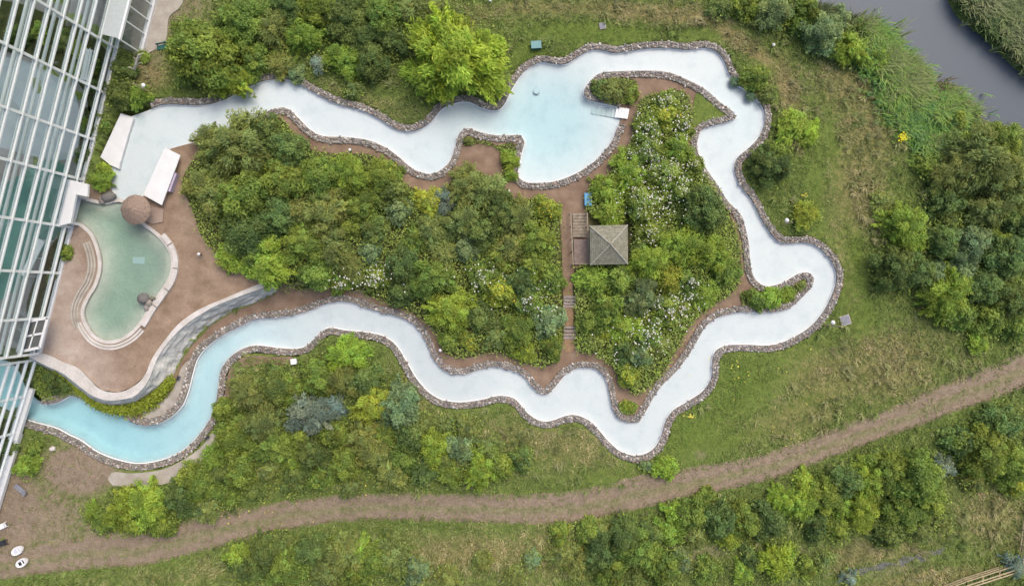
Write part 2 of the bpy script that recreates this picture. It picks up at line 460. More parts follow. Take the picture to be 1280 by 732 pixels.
WALLROWS = [((37,441),(37,446),(36,449)),((56,442),(56,456),(57,460)),((79,452),(79,467),(79,473)),((98,460),(96,480),(95,487)),((113,475),(115,494),(114,502)),((127,487),(134,500),(133,509)),((148,490),(152,499),(155,508)),((166,483),(169,494),(177,502)),((180,470),(185,476),(212,478)),((190,448),(197,447),(224,455)),((205,426),(215,422),(240,431)),((225,403),(237,402),(262,408)),((250,386),(268,383),(290,390)),((287,370),(300,370),(318,379)),((318,357),(325,361),(338,370)),((336,350),(341,356),(347,363))]
PATIO = PATIO_E[::1] + [r[0] for r in WALLROWS[::-1]] + [(50,440),(63,397),(77,341),(91,284),(104,228),(112,230),(136,232),(146,253),(160,252),(185,243),(200,215)]
BED_WEST = rs([(330,150),(348,146),(366,164),(385,185),(420,192),(470,196),(510,232),(545,240),(572,222),(600,215),(632,246),(690,250),(700,280),(703,330),(705,400),(703,432),(690,455),(660,455),(620,440),(580,447),(555,440),(548,420),(530,400),(500,384),(450,366),(415,360),(345,362),(325,345),(285,325),(255,300),(240,260),(228,225),(262,180)], 6, True)
BED_EAST = rs([(800,128),(820,118),(855,115),(866,150),(860,190),(885,222),(905,255),(920,290),(926,330),(920,360),(893,380),(868,400),(843,440),(825,470),(795,492),(775,470),(763,455),(740,440),(719,432),(718,335),(735,330),(735,245),(758,222),(780,195),(793,165)], 6, True)
SPIT_N = rs([(741,104),(755,99),(785,98),(797,104),(795,122),(785,131),(765,126),(742,119)], 6, True)
WEDGE = rs([(870,117),(885,124),(910,142),(906,147),(885,152),(866,158)], 6, True)
SPIT_E = rs([(925,366),(940,362),(962,364),(985,360),(1003,350),(1009,348),(1006,356),(995,368),(978,380),(955,384),(930,383)], 6, True)
TIP_S = rs([(773,504),(785,500),(798,506),(792,517),(783,518),(775,514)], 6, True)
SPIT_W = rs([(581,172),(592,173),(612,177),(620,182),(640,178),(646,182),(643,205),(636,228),(628,226),(625,190),(600,180),(580,183)], 6, True)

# ---- raster of what lies where (2 plan units a cell)
RX0, RY0, RST = -120, -120, 2.0
gx, gy = np.meshgrid(np.arange(RX0, 1400, RST), np.arange(RY0, 852, RST), indexing='ij')
def dil(m, k):
    for _ in range(k):
        q = m.copy(); q[1:] |= m[:-1]; q[:-1] |= m[1:]; q[:, 1:] |= m[:, :-1]; q[:, :-1] |= m[:, 1:]; m = q
    return m
r_chan = pip(gx, gy, CHAN); r_pool = pip(gx, gy, POOL); r_river = pip(gx, gy, RIVER)
ISLAND = np.concatenate([innP, np.array([(36,449)] + [r[2] for r in WALLROWS] + PATIO_E[::-1])])
r_isl = pip(gx, gy, ISLAND) | pip(gx, gy, np.array(PATIO, float))
r_patio = pip(gx, gy, np.array(PATIO, float))
r_bedw = pip(gx, gy, BED_WEST); r_bede = pip(gx, gy, BED_EAST)
tr = rs(TRACK[:, :2], 4.0); trw = np.interp(np.linspace(0, len(TRACK) - 1, len(tr)), np.arange(len(TRACK)), TRACK[:, 2])
r_track = np.zeros(gx.shape, bool)
for (x, y), w in zip(tr[::2], trw[::2]):
    r_track |= (gx - x) ** 2 + (gy - y) ** 2 < (w * 0.92) ** 2
r_chan_d = dil(r_chan, 3)
r_wall = dil(r_chan, 6)
def lut(r, px, py):
    i = np.clip(((np.asarray(px) - RX0) / RST).round().astype(int), 0, r.shape[0] - 1)
    j = np.clip(((np.asarray(py) - RY0) / RST).round().astype(int), 0, r.shape[1] - 1)
    return r[i, j]
def blob(px, py, items):
    o = np.zeros(np.shape(px))
    for (x, y, rx, ry, ang, s) in items:
        a = math.radians(ang); dx = px - x; dy = py - y
        u = (dx * math.cos(a) + dy * math.sin(a)) / rx; v = (-dx * math.sin(a) + dy * math.cos(a)) / ry
        o = np.maximum(o, s * np.exp(-(u * u + v * v) ** 1.3 * 0.7))
    return o
DRY = [(830,18,120,13,5,.75),(930,55,60,11,35,.8),(680,10,70,12,0,.6),(985,115,14,50,-12,.8),(1060,110,45,40,30,.6),(1085,165,40,55,-10,.6),(1075,235,40,60,-8,.62),(1105,455,75,45,-15,.6),(1035,470,60,40,0,.55),(1000,520,70,30,-15,.5),(700,560,75,28,8,.5),(640,545,60,22,15,.45),(185,95,28,20,0,.8),(585,692,75,26,0,.65),(690,690,60,28,0,.6),(1160,722,90,12,-8,.6),(1235,650,50,35,20,.55),(1090,690,70,16,-8,.6),(560,470,12,40,-30,.35),(520,480,16,44,-30,.45),(250,715,120,14,-5,.4),(600,15,50,12,0,.45),(1140,470,70,22,-25,.4),(470,130,60,12,20,.4),(1050,300,14,90,-8,.38)]
LUSH = [(1062,360,28,40,0,.9),(1075,395,22,30,0,.8),(870,545,55,32,-20,.8),(930,480,60,45,-20,.7),(1000,440,50,18,-20,.7),(745,42,90,14,3,.8),(665,72,28,26,0,.8),(880,45,50,12,5,.6),(955,80,26,26,0,.6),(1020,250,14,60,-5,.7),(1050,290,30,60,-8,.55),(780,590,60,14,-8,.7),(420,705,200,18,0,.4),(150,705,160,18,0,.45),(545,155,30,14,0,.6),(420,130,40,8,25,.5),(690,545,25,20,0,.4),(1115,60,30,40,30,.6),(1020,180,16,40,0,.6),(1046,215,9,70,-9,.9),(1066,300,10,60,-8,.95),(1010,500,70,9,-24,.85),(930,545,60,8,-22,.8),(985,470,46,8,-24,.85),(880,600,50,10,-15,.6),(600,660,60,8,0,.4),(790,585,40,8,0,.7)]
DIRT = [(55,645,60,55,0,.8),(98,588,42,28,0,1.5),(12,640,46,55,0,1.2),(110,660,50,30,0,.6),(190,20,36,60,0,.85),(225,5,40,24,0,.7),(880,690,55,12,-10,.5),(990,690,40,10,-8,.4),(1120,712,40,6,-12,.5),(180,95,22,14,0,.25),(876,568,9,6,0,.5)]
def masks(px, py):
    px = np.asarray(px, float); py = np.asarray(py, float)
    return np.stack([blob(px, py, DRY), blob(px, py, LUSH), blob(px, py, DIRT)], -1)

# ---- ground: one sheet out to the horizon
ax = np.concatenate([[-9000, -4500, -2200, -1100, -600, -300], np.arange(-130, 1412, 4.0), [1600, 1900, 2400, 3500, 5800, 10000]])
ay = np.concatenate([[-9000, -4500, -2200, -1100, -600, -300], np.arange(-130, 864, 4.0), [1000, 1300, 1800, 2900, 5000, 9500]])
GX, GY = np.meshgrid(ax, ay, indexing='ij')
z = T(GX, GY)
x, y = W(GX, GY, z)
z = z + (fbm(x * 0.35, y * 0.35, 3) - 0.5) * 0.22
inr = (GX > RX0 + 4) & (GX < 1394) & (GY > RY0 + 4) & (GY < 846)
low = lut(r_chan_d, GX, GY) & inr
z = np.where(low, T(GX, GY) - 2.6, z)
z = np.where(inr & lut(dil(r_pool, 2), GX, GY), -3.2, z)
z = np.where(inr & (lut(r_isl, GX, GY) | lut(r_track, GX, GY)) & ~low, np.minimum(z, T(GX, GY) - 0.05), z)
rv = sum(np.roll(np.roll(r_river.astype(float), a, 0), b, 1) for a in (-3, 0, 3) for b in (-3, 0, 3)) / 9
z = np.where(inr, z - 1.6 * lut(rv, GX, GY), z)
z = np.where((GX < 40) & (GY < 445), np.minimum(z, -0.1), z)
nx, ny = GX.shape
idx = np.arange(nx * ny).reshape(nx, ny)
quads = np.stack([idx[:-1, :-1], idx[:-1, 1:], idx[1:, 1:], idx[1:, :-1]], -1).reshape(-1, 4)
cm = masks(GX.ravel(), GY.ravel())
g_me = mesh_np("ground", np.stack([x.ravel(), y.ravel(), z.ravel()], 1), quads, None, cm, True)
tag(link("ground", g_me, M['ground']), kind="structure")

# ---- dirt track with a grassy crown
def strip(name, C, Wd, prof, m, dz, nacross):
    N = normals2(C)
    rows = []; cols = []
    rng = np.random.default_rng(3)
    us = np.linspace(-1.35, 1.35, nacross)
    jit = (vnoise(np.arange(len(C)) * 0.3, np.zeros(len(C)), 9) - .5) * 0.25
    for u in us:
        q = C + N * (u * Wd * 1.1)[:, None]
        zb = T(q[:, 0], q[:, 1]); xx, yy = W(q[:, 0], q[:, 1], zb)
        rows.append(np.stack([xx, yy, zb + dz - 0.16 * (abs(u) > 1.1)], 1))
        dd = np.interp(u + jit, [-1.3, -1.0, -.8, -.35, -.05, .3, .8, 1.0, 1.3], prof)
        cols.append(np.stack([np.full(len(C), 0.25), np.full(len(C), 0.3), dd], 1))
    V = np.stack(rows, 1); Cc = np.stack(cols, 1); a, b = V.shape[:2]
    ii = np.arange(a * b).reshape(a, b)
    q = np.stack([ii[:-1, :-1], ii[1:, :-1], ii[1:, 1:], ii[:-1, 1:]], -1).reshape(-1, 4)
    return link(name, mesh_np(name, V.reshape(-1, 3), q, None, Cc.reshape(-1, 3), True), m)
# wide soft-edged wheel tracks
tag(strip("dirt_track", tr, trw, [0.0, .75, 1.25, 1.1, .55, .66, 1.25, .85, 0.0], M['ground'], 0.07, 15), kind="structure")

# ---- island ground, patio, beds
isl_poly = np.concatenate([cut(innP, (235,180), (138,508.5)), np.array([r[2] for r in WALLROWS[5:]] + PATIO_E[::-1][1:], float)])
def shrink_poly(P, k):
    return P
tag(sheet("gravel_path", rs(isl_poly, 8, True, False), M['path'], 0.0, 14), kind="structure")
patio_mat, pn, pl, pb = mat("patio_gravel")
pat = nd(pn, "ShaderNodeAttribute", attribute_name="Col"); pp = geo(pn)
pa = noise(pn, pl, 0.5, 5, 0.65, pp); pf = noise(pn, pl, 9.0, 3, 0.7, pp)
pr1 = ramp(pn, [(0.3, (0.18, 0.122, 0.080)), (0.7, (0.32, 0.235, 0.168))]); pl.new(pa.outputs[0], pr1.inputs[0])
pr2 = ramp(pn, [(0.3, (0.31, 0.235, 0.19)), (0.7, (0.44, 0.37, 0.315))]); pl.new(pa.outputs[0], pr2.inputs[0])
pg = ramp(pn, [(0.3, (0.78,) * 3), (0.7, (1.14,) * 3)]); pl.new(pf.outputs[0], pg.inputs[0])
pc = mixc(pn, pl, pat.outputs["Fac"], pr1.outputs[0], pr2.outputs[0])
pl.new(mixc(pn, pl, 1.0, pc, pg.outputs[0], 'MULTIPLY'), pb.inputs["Base Color"]); pb.inputs["Roughness"].default_value = .95
zero = lambda px, py: np.zeros(np.shape(px))
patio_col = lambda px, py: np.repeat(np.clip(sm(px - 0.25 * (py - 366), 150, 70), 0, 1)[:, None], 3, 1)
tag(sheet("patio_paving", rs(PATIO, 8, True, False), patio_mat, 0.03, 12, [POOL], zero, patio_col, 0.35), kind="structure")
for nm, P in (("planting_bed", BED_WEST), ("planting_bed", BED_EAST), ("planting_bed", SPIT_N), ("planting_bed", SPIT_E), ("planting_bed", TIP_S), ("planting_bed", SPIT_W)):
    tag(sheet(nm, P, M['soil'], 0.06 + 0.0, 10, (), T, None, 0.2), kind="structure")
tag(sheet("grass_verge", WEDGE, M['ground'], 0.06, 6, (), T, lambda px, py: np.tile([[0.15, 0.6, 0.0]], (len(px), 1)), 0.2), kind="structure")
tag(sheet("stone_ledge", rs([(178,510),(205,499),(219,480),(228,458),(239,450),(236,470),(229,498),(214,514),(196,521),(180,521)], 4, True), M['concrete'], 0.10, 8, (), T, None, 0.2), kind="structure")
tag(sheet("gravel_path", rs([(281,500),(283,482),(287,463),(298,450),(315,444),(345,446),(366,446),(370,454),(350,456),(322,455),(304,462),(296,476),(291,492),(286,503)], 5, True), M['path'], 0.09, 8, (), T, None, 0.2), kind="structure")
tag(sheet("concrete_path", rs([(140,590),(165,591),(200,587),(228,575),(252,558),(266,540),(272,552),(258,573),(234,592),(202,605),(141,606)], 6, True), M['concrete'], 0.09, 8, (), T, None, 0.2), kind="structure")
tag(sheet("entrance_path", rs([(172,-40),(240,-40),(228,6),(212,22),(208,52),(196,62),(166,64)], 6, True), M['concrete'], 0.13, 8, (), T, None, 0.2), kind="structure")

# ---- channel floor, rim and water
def depth(px, py):
    d = 0.14 + 0.62 * np.exp(-(((px - 688) / 66) ** 2 + ((py - 150) / 62) ** 2) ** 1.5) + 1.15 * sm(px, 430, 120) * (py > 330)
    return d + 0.12 * np.exp(-((px - 590) / 60) ** 2) * (py < 240) + 0.1 * np.exp(-(((px - 930) / 40) ** 2 + ((py - 140) / 50) ** 2))
WL = 0.22
cv, cf = cdt(CHAN, 5.0)
edge_d = np.full(len(cv), 1e9)
for q in CHAN[::1]:
    edge_d = np.minimum(edge_d, np.hypot(cv[:, 0] - q[0], cv[:, 1] - q[1]))
dep = depth(cv[:, 0], cv[:, 1]) * (.12 + .88 * sm(edge_d, 0, 7)) 
zt = T(cv[:, 0], cv[:, 1]); x, y = W(cv[:, 0], cv[:, 1], zt)
fl = mesh_np("channel_bed", np.stack([x, y, zt - WL - dep], 1), None, cf, None, True)
tag(link("channel_bed", fl, M['channel']), kind="structure")
M['water'] = water_material("channel_water")
SIG = np.array([.30, .082, .050])
tint = np.exp(-np.outer(dep, SIG))
tag(link("channel_water", mesh_np("channel_water", np.stack([x, y, zt - WL], 1), None, cf, tint, True), M['water']), kind="structure")

def outward(P, poly=CHAN):
    N = normals2(P)
    q = P + N * 3
    f = pip(q[:, 0], q[:, 1], poly)
    if f.mean() > 0.5: N = -N
    return N

def sweep(name, P, N, prof, m, parent=None, zf=T, closed=False):
    """prof: (offset m outward, height above terrain)"""
    zb = zf(P[:, 0], P[:, 1])
    rows = []
    for o, hh in prof:
        q = P + N * (o * 10)
        xx, yy = W(q[:, 0], q[:, 1], zb)
        rows.append([(a, b, c) for a, b, c in zip(xx, yy, zb + hh)])
    mb = MB(); mb.face_grid(rows, close=closed)
    mb.f = [f[::-1] for f in mb.f]
    return mb.build(name, m, parent)

# stones: lumpy small rocks laid in three courses across the wall top
def ico():
    import bmesh
    bm = bmesh.new(); bmesh.ops.create_icosphere(bm, subdivisions=2, radius=1.0)
    V = np.array([v.co[:] for v in bm.verts]); F = np.array([[v.index for v in f.verts] for f in bm.faces]); bm.free(); return V, F
IV, IF = ico()
def stones(name, spots, parent, seed, m=None, pal=None):
    """spots: (x,y,z, rx,ry,rz, yaw)"""
    rng = np.random.default_rng(seed)
    pal = np.array(pal if pal is not None else [(.25,.22,.195),(.33,.29,.25),(.20,.18,.165),(.44,.40,.36),(.28,.21,.175),(.18,.17,.16),(.34,.30,.27),(.25,.24,.235),(.21,.21,.16),(.46,.44,.41)])
    kinds = []
    for s in range(10):
        dv = rng.normal(size=(7, 3)); dv /= np.linalg.norm(dv, axis=1, keepdims=True); cut = rng.uniform(.55, .9, 7)
        q = IV.copy()
        for a, c in zip(dv, cut):
            dd = q @ a; q = q - np.outer(np.maximum(dd - c, 0), a) * 0.9
        kinds.append(q * (1 + rng.uniform(-.06, .06, (len(q), 1))))
    V = []; F = []; C = []
    for t, (x, y, z, rx, ry, rz, yaw) in enumerate(spots):
        q = kinds[rng.integers(10)] * (rx, ry, rz)
        c, s = math.cos(yaw), math.sin(yaw)
        V.append(np.stack([q[:, 0] * c - q[:, 1] * s + x, q[:, 0] * s + q[:, 1] * c + y, q[:, 2] + z], 1))
        F.append(IF + t * len(IV)); C.append(np.tile(pal[rng.integers(len(pal))] * rng.uniform(.75, 1.25), (len(IV), 1)))
    return link(name, mesh_np(name, np.concatenate(V), None, np.concatenate(F), np.concatenate(C), False), m or M['stone'], parent)

def stone_wall(label, P, seed, wid=0.72, top=0.26, drop=None):
    N = outward(P)
    if drop is not None:
        keep = ~drop(P); 
    e = empty("stone_wall", W3(P[len(P)//2][0], P[len(P)//2][1], T(*P[len(P)//2])))
    tag(e, label, "wall", "stone walls lining the channel")
    def par(o):
        o.parent = e; o.matrix_parent_inverse = Matrix.Translation(-e.location); return o
    par(sweep("wall_core", P, N, [(-.05, -2.0), (-.05, top - .12), (wid, top - .12), (wid, -.5)], M['mortar']))
    par(sweep("rim", P, N, [(-.15, -.6), (-.15, -.17), (-.02, -.08), (0.10, -.06), (0.10, -.4)], M['rim']))
    rng = np.random.default_rng(seed)
    d = np.concatenate([[0], np.cumsum(np.hypot(*np.diff(P, axis=0).T))])
    spots = []
    for off in (0.11, 0.31, 0.50, 0.66):
        s = 0.0
        while s < d[-1]:
            L = rng.choice([rng.uniform(1.6, 2.8), rng.uniform(2.6, 5.0)])
            u = s + L / 2
            p = np.array([np.interp(u, d, P[:, 0]), np.interp(u, d, P[:, 1])]); nn = np.array([np.interp(u, d, N[:, 0]), np.interp(u, d, N[:, 1])])
            o = off + rng.normal(0, .075)
            q = p + nn * o * 10; zb = float(T(p[0], p[1])); xx, yy = W(q[0], q[1], zb)
            spots.append((xx, yy, zb + top - .10 + rng.uniform(-.05, .05) - (0.06 if off > .6 else 0), L / 20 * 1.05, rng.uniform(.10, .19), rng.uniform(.09, .17), math.atan2(nn[0], nn[1]) * -1 + rng.normal(0, .35)))
            s += L * 0.96
    par(stones("stone_courses", spots, None, seed))
    return e
stone_wall("rough stone wall along the outer bank of the channel, from flume start round to the glasshouse", cut(outP, (190,135), (36,527)), 1)
stone_wall("rough stone wall on the thicket side of the upper channel, ending at the white steps", cut(innP, (320,150), (774,153)), 2)
stone_wall("rough stone wall edging the gazebo garden and the lower channel, from white steps to glasshouse", cut(innP, (772,134), (52,503)), 3)

# ---- river and ditch
river_mat, rn, rl, rb = mat("river_water")
rb.inputs["Base Color"].default_value = (0.092, 0.110, 0.132, 1); rb.inputs["Specular IOR Level"].default_value = 0.25; rb.inputs["Roughness"].default_value = 0.3; rb.inputs["IOR"].default_value = 1.33
rbp = rn.new("ShaderNodeBump"); rbp.inputs["Strength"].default_value = 0.12; rbp.inputs["Distance"].default_value = .1
rno = noise(rn, rl, 2.2, 5, .6, geo(rn)); rl.new(rno.outputs[0], rbp.inputs["Height"]); rl.new(rbp.outputs[0], rb.inputs["Normal"])
tag(sheet("river_water", rs([(985,-90),(1000,0),(1035,24),(1080,38),(1114,68),(1138,96),(1170,110),(1190,116),(1200,134),(1216,154),(1240,162),(1290,170),(1420,200),(1420,120),(1330,100),(1290,84),(1270,62),(1240,38),(1218,20),(1200,-5),(1180,-90)], 8, True), river_mat, -0.75, 20, (), zero), kind="structure")
ditch_mat = speckle("ditch_water", [(.3, (.075, .08, .082)), (.7, (.17, .165, .145))], 1.6, 8.0, .3, .1, .5, .3)
tag(sheet("ditch_water", rs([(1066,714),(1078,707),(1092,707),(1104,701),(1118,703),(1128,694),(1142,695),(1152,687),(1166,688),(1181,683),(1176,692),(1162,693),(1154,701),(1138,700),(1126,707),(1112,706),(1100,712),(1086,712),(1076,719)], 6, True), ditch_mat, 0.11, 8, (), zero), kind="structure")

# ---- teal pool
def pool_floor_z(px, py): return np.zeros(np.shape(px))
pv, pf = cdt(POOL, 7.0)
inside = np.minimum.reduce([np.hypot(pv[:, 0] - a, pv[:, 1] - b) for a, b in POOL[::2]])
x, y = W(pv[:, 0], pv[:, 1], 0)
zfl = -0.30 - 0.30 * (inside > 9) - 0.45 * sm(inside, 9, 26)
M['tealfloor'] = speckle("pool_floor_green", [(0.3, (0.40, 0.46, 0.40)), (0.7, (0.52, 0.57, 0.49))], 0.5, 4.0, 0.6, 0.05, 0.3, 0.08)
tag(link("pool_floor", mesh_np("pool_floor", np.stack([x, y, zfl], 1), None, pf, None, True), M['tealfloor']), kind="structure")
M['tealwater'] = water_material("pool_water")
tint = np.exp(-np.outer(-.12 - zfl, [.36, .19, .23]))
tag(link("pool_water", mesh_np("pool_water", np.stack([x, y, np.full(len(pv), -.12)], 1), None, pf, tint, True), M['tealwater']), kind="structure")
cp = empty("pool_surround", W3(160, 430, 0)); tag(cp, "pale stone rim with low stone benches round the green pool", "pool edge")
def par_to(o, e):
    o.parent = e; o.matrix_parent_inverse = Matrix.Translation(-e.location); return o
NP_ = outward(POOL, POOL)
par_to(sweep("rim", np.vstack([POOL, POOL[:1]]), np.vstack([NP_, NP_[:1]]), [(-.06, -1.6), (-.06, .10), (.36, .10), (.36, -.2)], M['cap'], None, zero), cp)
seg = cut(POOL, (198,297), (176,402)); sn = outward(seg, POOL)
seg2 = rs(seg, 4.0)
par_to(sweep("bench_wall", seg, sn, [(.36, -.1), (.36, .42), (.95, .42), (.95, -.1)], M['cap'], None, zero), cp)
for a in range(3, len(seg) - 3, 6):
    q = seg[a] + sn[a] * 6.5; xx, yy = W(q[0], q[1], 0)
    mb = MB().box((xx, yy, .45), (.10, .66, .1), math.atan2(-sn[a][1], sn[a][0]) - math.pi / 2); par_to(mb.build("bench_joint", M['mortar']), cp)
for off, hh in ((.75, .16), (1.1, .22), (1.45, .28)):
    sg = cut(POOL, (118,298), (108,402)); s2 = outward(sg, POOL)
    par_to(sweep("step", sg, s2, [(off - .1, 0), (off - .1, hh * .5), (off + .16, hh * .5), (off + .16, 0)], M['concrete'], None, zero), cp)
for off in (.62, .98):
    sg = cut(POOL, (107,398), (172,408)); s2 = outward(sg, POOL)
    par_to(sweep("step", sg, s2, [(off - .12, 0), (off - .12, .1), (off + .14, .1), (off + .14, 0)], M['cap'], None, zero), cp)
gr = MB().box((*[float(q) for q in W(168, 325, 0)], -1.0), (1.5, .85, .06), math.radians(0)); o = gr.build("pool_grate", flat("grate_pale_blue", (.60, .68, .72), .5, .05)); tag(o, "pale blue square grate on the floor of the green pool", "grate")

# ---- curved retaining wall with sloping rock face
rw = empty("retaining_wall", W3(185, 476, -2.5)); tag(rw, "curved retaining wall with pale cap and grey rock face below the patio", "wall")
I = rs([r[0] for r in WALLROWS], 5); 
def para(k, nn=90):
    A = np.array([r[k] for r in WALLROWS], float); P = rs(A, 1.0)
    # keep rows aligned: resample per segment
    out = []
    for s in range(len(A) - 1):
        p0 = A[max(s - 1, 0)]; p1 = A[s]; p2 = A[s + 1]; p3 = A[min(s + 2, len(A) - 1)]
        for t in np.linspace(0, 1, 6, endpoint=False):
            out.append(0.5 * ((2 * p1) + (p2 - p0) * t + (2 * p0 - 5 * p1 + 4 * p2 - p3) * t * t + (3 * p1 - p0 - 3 * p2 + p3) * t ** 3))
    out.append(A[-1]); return np.array(out)
A_, B_, C_ = para(0), para(1), para(2)
def row(P, zz): xx, yy = W(P[:, 0], P[:, 1], zz); return [(a, b, zz) for a, b in zip(xx, yy)]
mb = MB(); mb.face_grid([row(A_, -.2), row(A_, .42), row(B_, .42), row(B_, .05)]); mb.f = [f[::-1] for f in mb.f]; par_to(mb.build("cap", M['cap']), rw)
mb = MB(); rng = np.random.default_rng(8)
rows = []
for t in np.linspace(0, 1, 9):
    Pm = B_ * (1 - t) + C_ * t; zz = .20 - 2.85 * t
    xx, yy = W(Pm[:, 0], Pm[:, 1], zz); jj = (vnoise(np.arange(len(xx)) * .6, np.full(len(xx), t * 9), 21) - .5) * .5 * (0 < t < 1)
    rows.append([(a + q * .5, b - q * .5, zz + q * .4) for a, b, q in zip(xx, yy, jj)])
mb.face_grid(rows); mb.f = [f[::-1] for f in mb.f]; par_to(mb.build("rock_face", M['rock']), rw)
# ------------------------------------------------------------------ glasshouse
gh = empty("glasshouse", W3(100, 250, 0)); tag(gh, "tall glasshouse with white steel frame and glazed front beside the pools", "glasshouse")
def gpar(o): return par_to(o, gh)
GA = W3(146, 62, 0); GB = W3(50, 441, 0)
gdir = (GB - GA).normalized(); gout = Vector((-gdir.y, gdir.x, 0))
if gout.x < 0: gout = -gout
G0 = GA - gdir * 22.0
GL = (GB - G0).length
TOPZ = 20.0
def gp(s, o, z): return G0 + gdir * s + gout * o + Vector((0, 0, z))
def s_of(py):            # distance along the front of a plan row on its base line
    t = (py - 62) / (441 - 62); return ((GA + (GB - GA) * t) - G0).length
mulls = [0.0, s_of(62) - 17, s_of(62) - 11.5, s_of(62) - 5.8, s_of(62), s_of(117), s_of(175), s_of(225), s_of(284), s_of(341), s_of(397), s_of(441)]
for s in mulls:
    gpar(MB().bar(gp(s, .10, 0), gp(s, .10, TOPZ), .16, .30).build("mullion", M['frame']))
trz = [1.5, 3.65, 5.9, 8.15, 10.35, 12.6, 14.8, 16.9, 19.0]
for zz in trz:
    mb = MB()
    mb.bar(gp(0, .25, zz), gp(GL, .25, zz), .08, .18); mb.bar(gp(0, -.10, zz), gp(GL, -.10, zz), .09, .18); mb.bar(gp(0, .10, zz - .06), gp(GL, .10, zz - .06), .24, .05)
    gpar(mb.build("transom", M['frame']))
lev = [0.12] + trz + [TOPZ]
for a in range(len(mulls) - 1):
    mb = MB(); b = len(mb.v)
    s0, s1 = mulls[a] + .09, mulls[a + 1] - .09
    mb.v += [tuple(gp(s0, .02, .05)), tuple(gp(s1, .02, .05)), tuple(gp(s1, .02, TOPZ)), tuple(gp(s0, .02, TOPZ))]; mb.f.append((0, 1, 2, 3))
    gpar(mb.build("glazing", M['glass']))
gpar(MB().bar(gp(0, .02, .12), gp(GL, .02, .12), .5, .3).build("plinth", M['white']))
for zz, off in ((4.9, -1.4), (9.3, -1.6), (13.7, -1.4)):
    a = gp(0, off, zz); c = gp(GL, off, zz); gpar(MB().tube([a, c], .19, 10).build("tie_tube", M['frame']))
# roof well above the frame: steel ribs and glass, with back and side posts
DEPTH = 34.0
mb = MB(); mb.v += [tuple(gp(0, 0, TOPZ + .1)), tuple(gp(GL, 0, TOPZ + .1)), tuple(gp(GL, -DEPTH, TOPZ + 5)), tuple(gp(0, -DEPTH, TOPZ + 5))]; mb.f.append((0, 1, 2, 3)); gpar(mb.build("roof_glazing", M['glass']))
for s in mulls[::2]:
    gpar(MB().bar(gp(s, 0, TOPZ + .2), gp(s, -DEPTH, TOPZ + 5.1), .2, .4).build("roof_rib", M['frame']))
    gpar(MB().bar(gp(s, -DEPTH, 0), gp(s, -DEPTH, TOPZ + 5), .4, .4).build("rear_post", M['frame']))
# floor inside
fl_poly = [tuple(q) for q in ((gp(-.2, -.1, 0).xy), (gp(GL + .2, -.1, 0).xy), (gp(GL + .2, -DEPTH, 0).xy), (gp(-.2, -DEPTH, 0).xy))]
M['hallfloor'] = speckle("hall_floor", [(0.3, (.15, .15, .145)), (0.7, (.26, .26, .25))], .5, 5.0, .7, .05, .3, .15)
mb = MB(); mb.prism(fl_poly, -2.6, 0.02); o = mb.build("hall_floor", M['hallfloor']); tag(o, kind="structure")
def flatpatch(name, pts, m, dz, kind="structure", step=10):
    o = sheet(name, rs(pts, 5, True), m, dz, step, (), zero); 
    return tag(o, kind=kind)
M['hallwater'] = flat("hall_pool_water", (.085, .19, .165), .12, .25, .3); M['hallblue'] = flat("hall_pale_water", (.29, .34, .36), .2, .12, .3)
M['hallsoil'] = speckle("hall_planting_soil", [(0.3, (.025, .035, .015)), (0.7, (.07, .075, .03))], 1.5, 9.0, .95, .4, .1, .4)
flatpatch("hall_pale_pool", [(-40,60),(0,70),(30,76),(60,90),(85,105),(98,130),(98,185),(80,200),(40,195),(0,185),(-40,190)], M['hallblue'], .05)
flatpatch("hall_green_pool", [(-30,232),(0,232),(20,222),(58,200),(84,210),(86,235),(80,280),(66,300),(40,330),(20,360),(0,375),(-30,380)], M['hallwater'], .06)
flatpatch("hall_border", [(-30,2),(20,4),(60,18),(100,35),(135,66),(132,92),(124,118),(112,140),(108,120),(92,98),(62,84),(30,70),(-30,52)], M['hallsoil'], .08)
flatpatch("hall_border", [(52,330),(70,300),(84,292),(86,310),(72,350),(56,400),(40,412),(34,380)], M['hallsoil'], .08)
flatpatch("hall_border", [(106,136),(122,140),(118,172),(106,205),(96,206),(100,170)], M['hallsoil'], .08)
# walkway bridge inside, seen through the glass
# side porch with white roof
pe0, pe1 = s_of(62), 0.0
PW = 3.2
def porch(name):
    mb = MB(); mb.bar(gp(0, 2.1, 4.9), gp(pe0 - .3, 2.1, 4.9), 2.0, .2); gpar(mb.build("porch_roof", flat("porch_roof_grey", (.42, .46, .455), .5, .08)))
    mb = MB(); mb.bar(gp(0, PW, .25), gp(pe0 - .2, PW, .25), .55, .5); gpar(mb.build("porch_plinth", M['white']))
    mb = MB(); mb.bar(gp(0, PW + .02, 4.85), gp(pe0 - .2, PW + .02, 4.85), .22, .35); gpar(mb.build("porch_gutter", M['frame']))
    for s in (pe0 - .25, pe0 - 2.6, pe0 - 4.4, pe0 - 6.3, pe0 - 9, pe0 - 12): gpar(MB().bar(gp(s, PW, .4), gp(s, PW, 4.9), .14, .14).build("porch_post", M['frame']))
    mb = MB(); mb.v += [tuple(gp(0, PW, .4)), tuple(gp(pe0 - .3, PW, .4)), tuple(gp(pe0 - .3, PW, 4.8)), tuple(gp(0, PW, 4.8))]; mb.f.append((0, 1, 2, 3)); gpar(mb.build("porch_glazing", M['glass']))
    mb = MB(); mb.v += [tuple(gp(pe0 - .25, .3, .2)), tuple(gp(pe0 - .25, PW, .2)), tuple(gp(pe0 - .25, PW, 4.8)), tuple(gp(pe0 - .25, .3, 4.8))]; mb.f.append((0, 1, 2, 3)); gpar(mb.build("porch_glazing", M['glass']))
porch("porch")
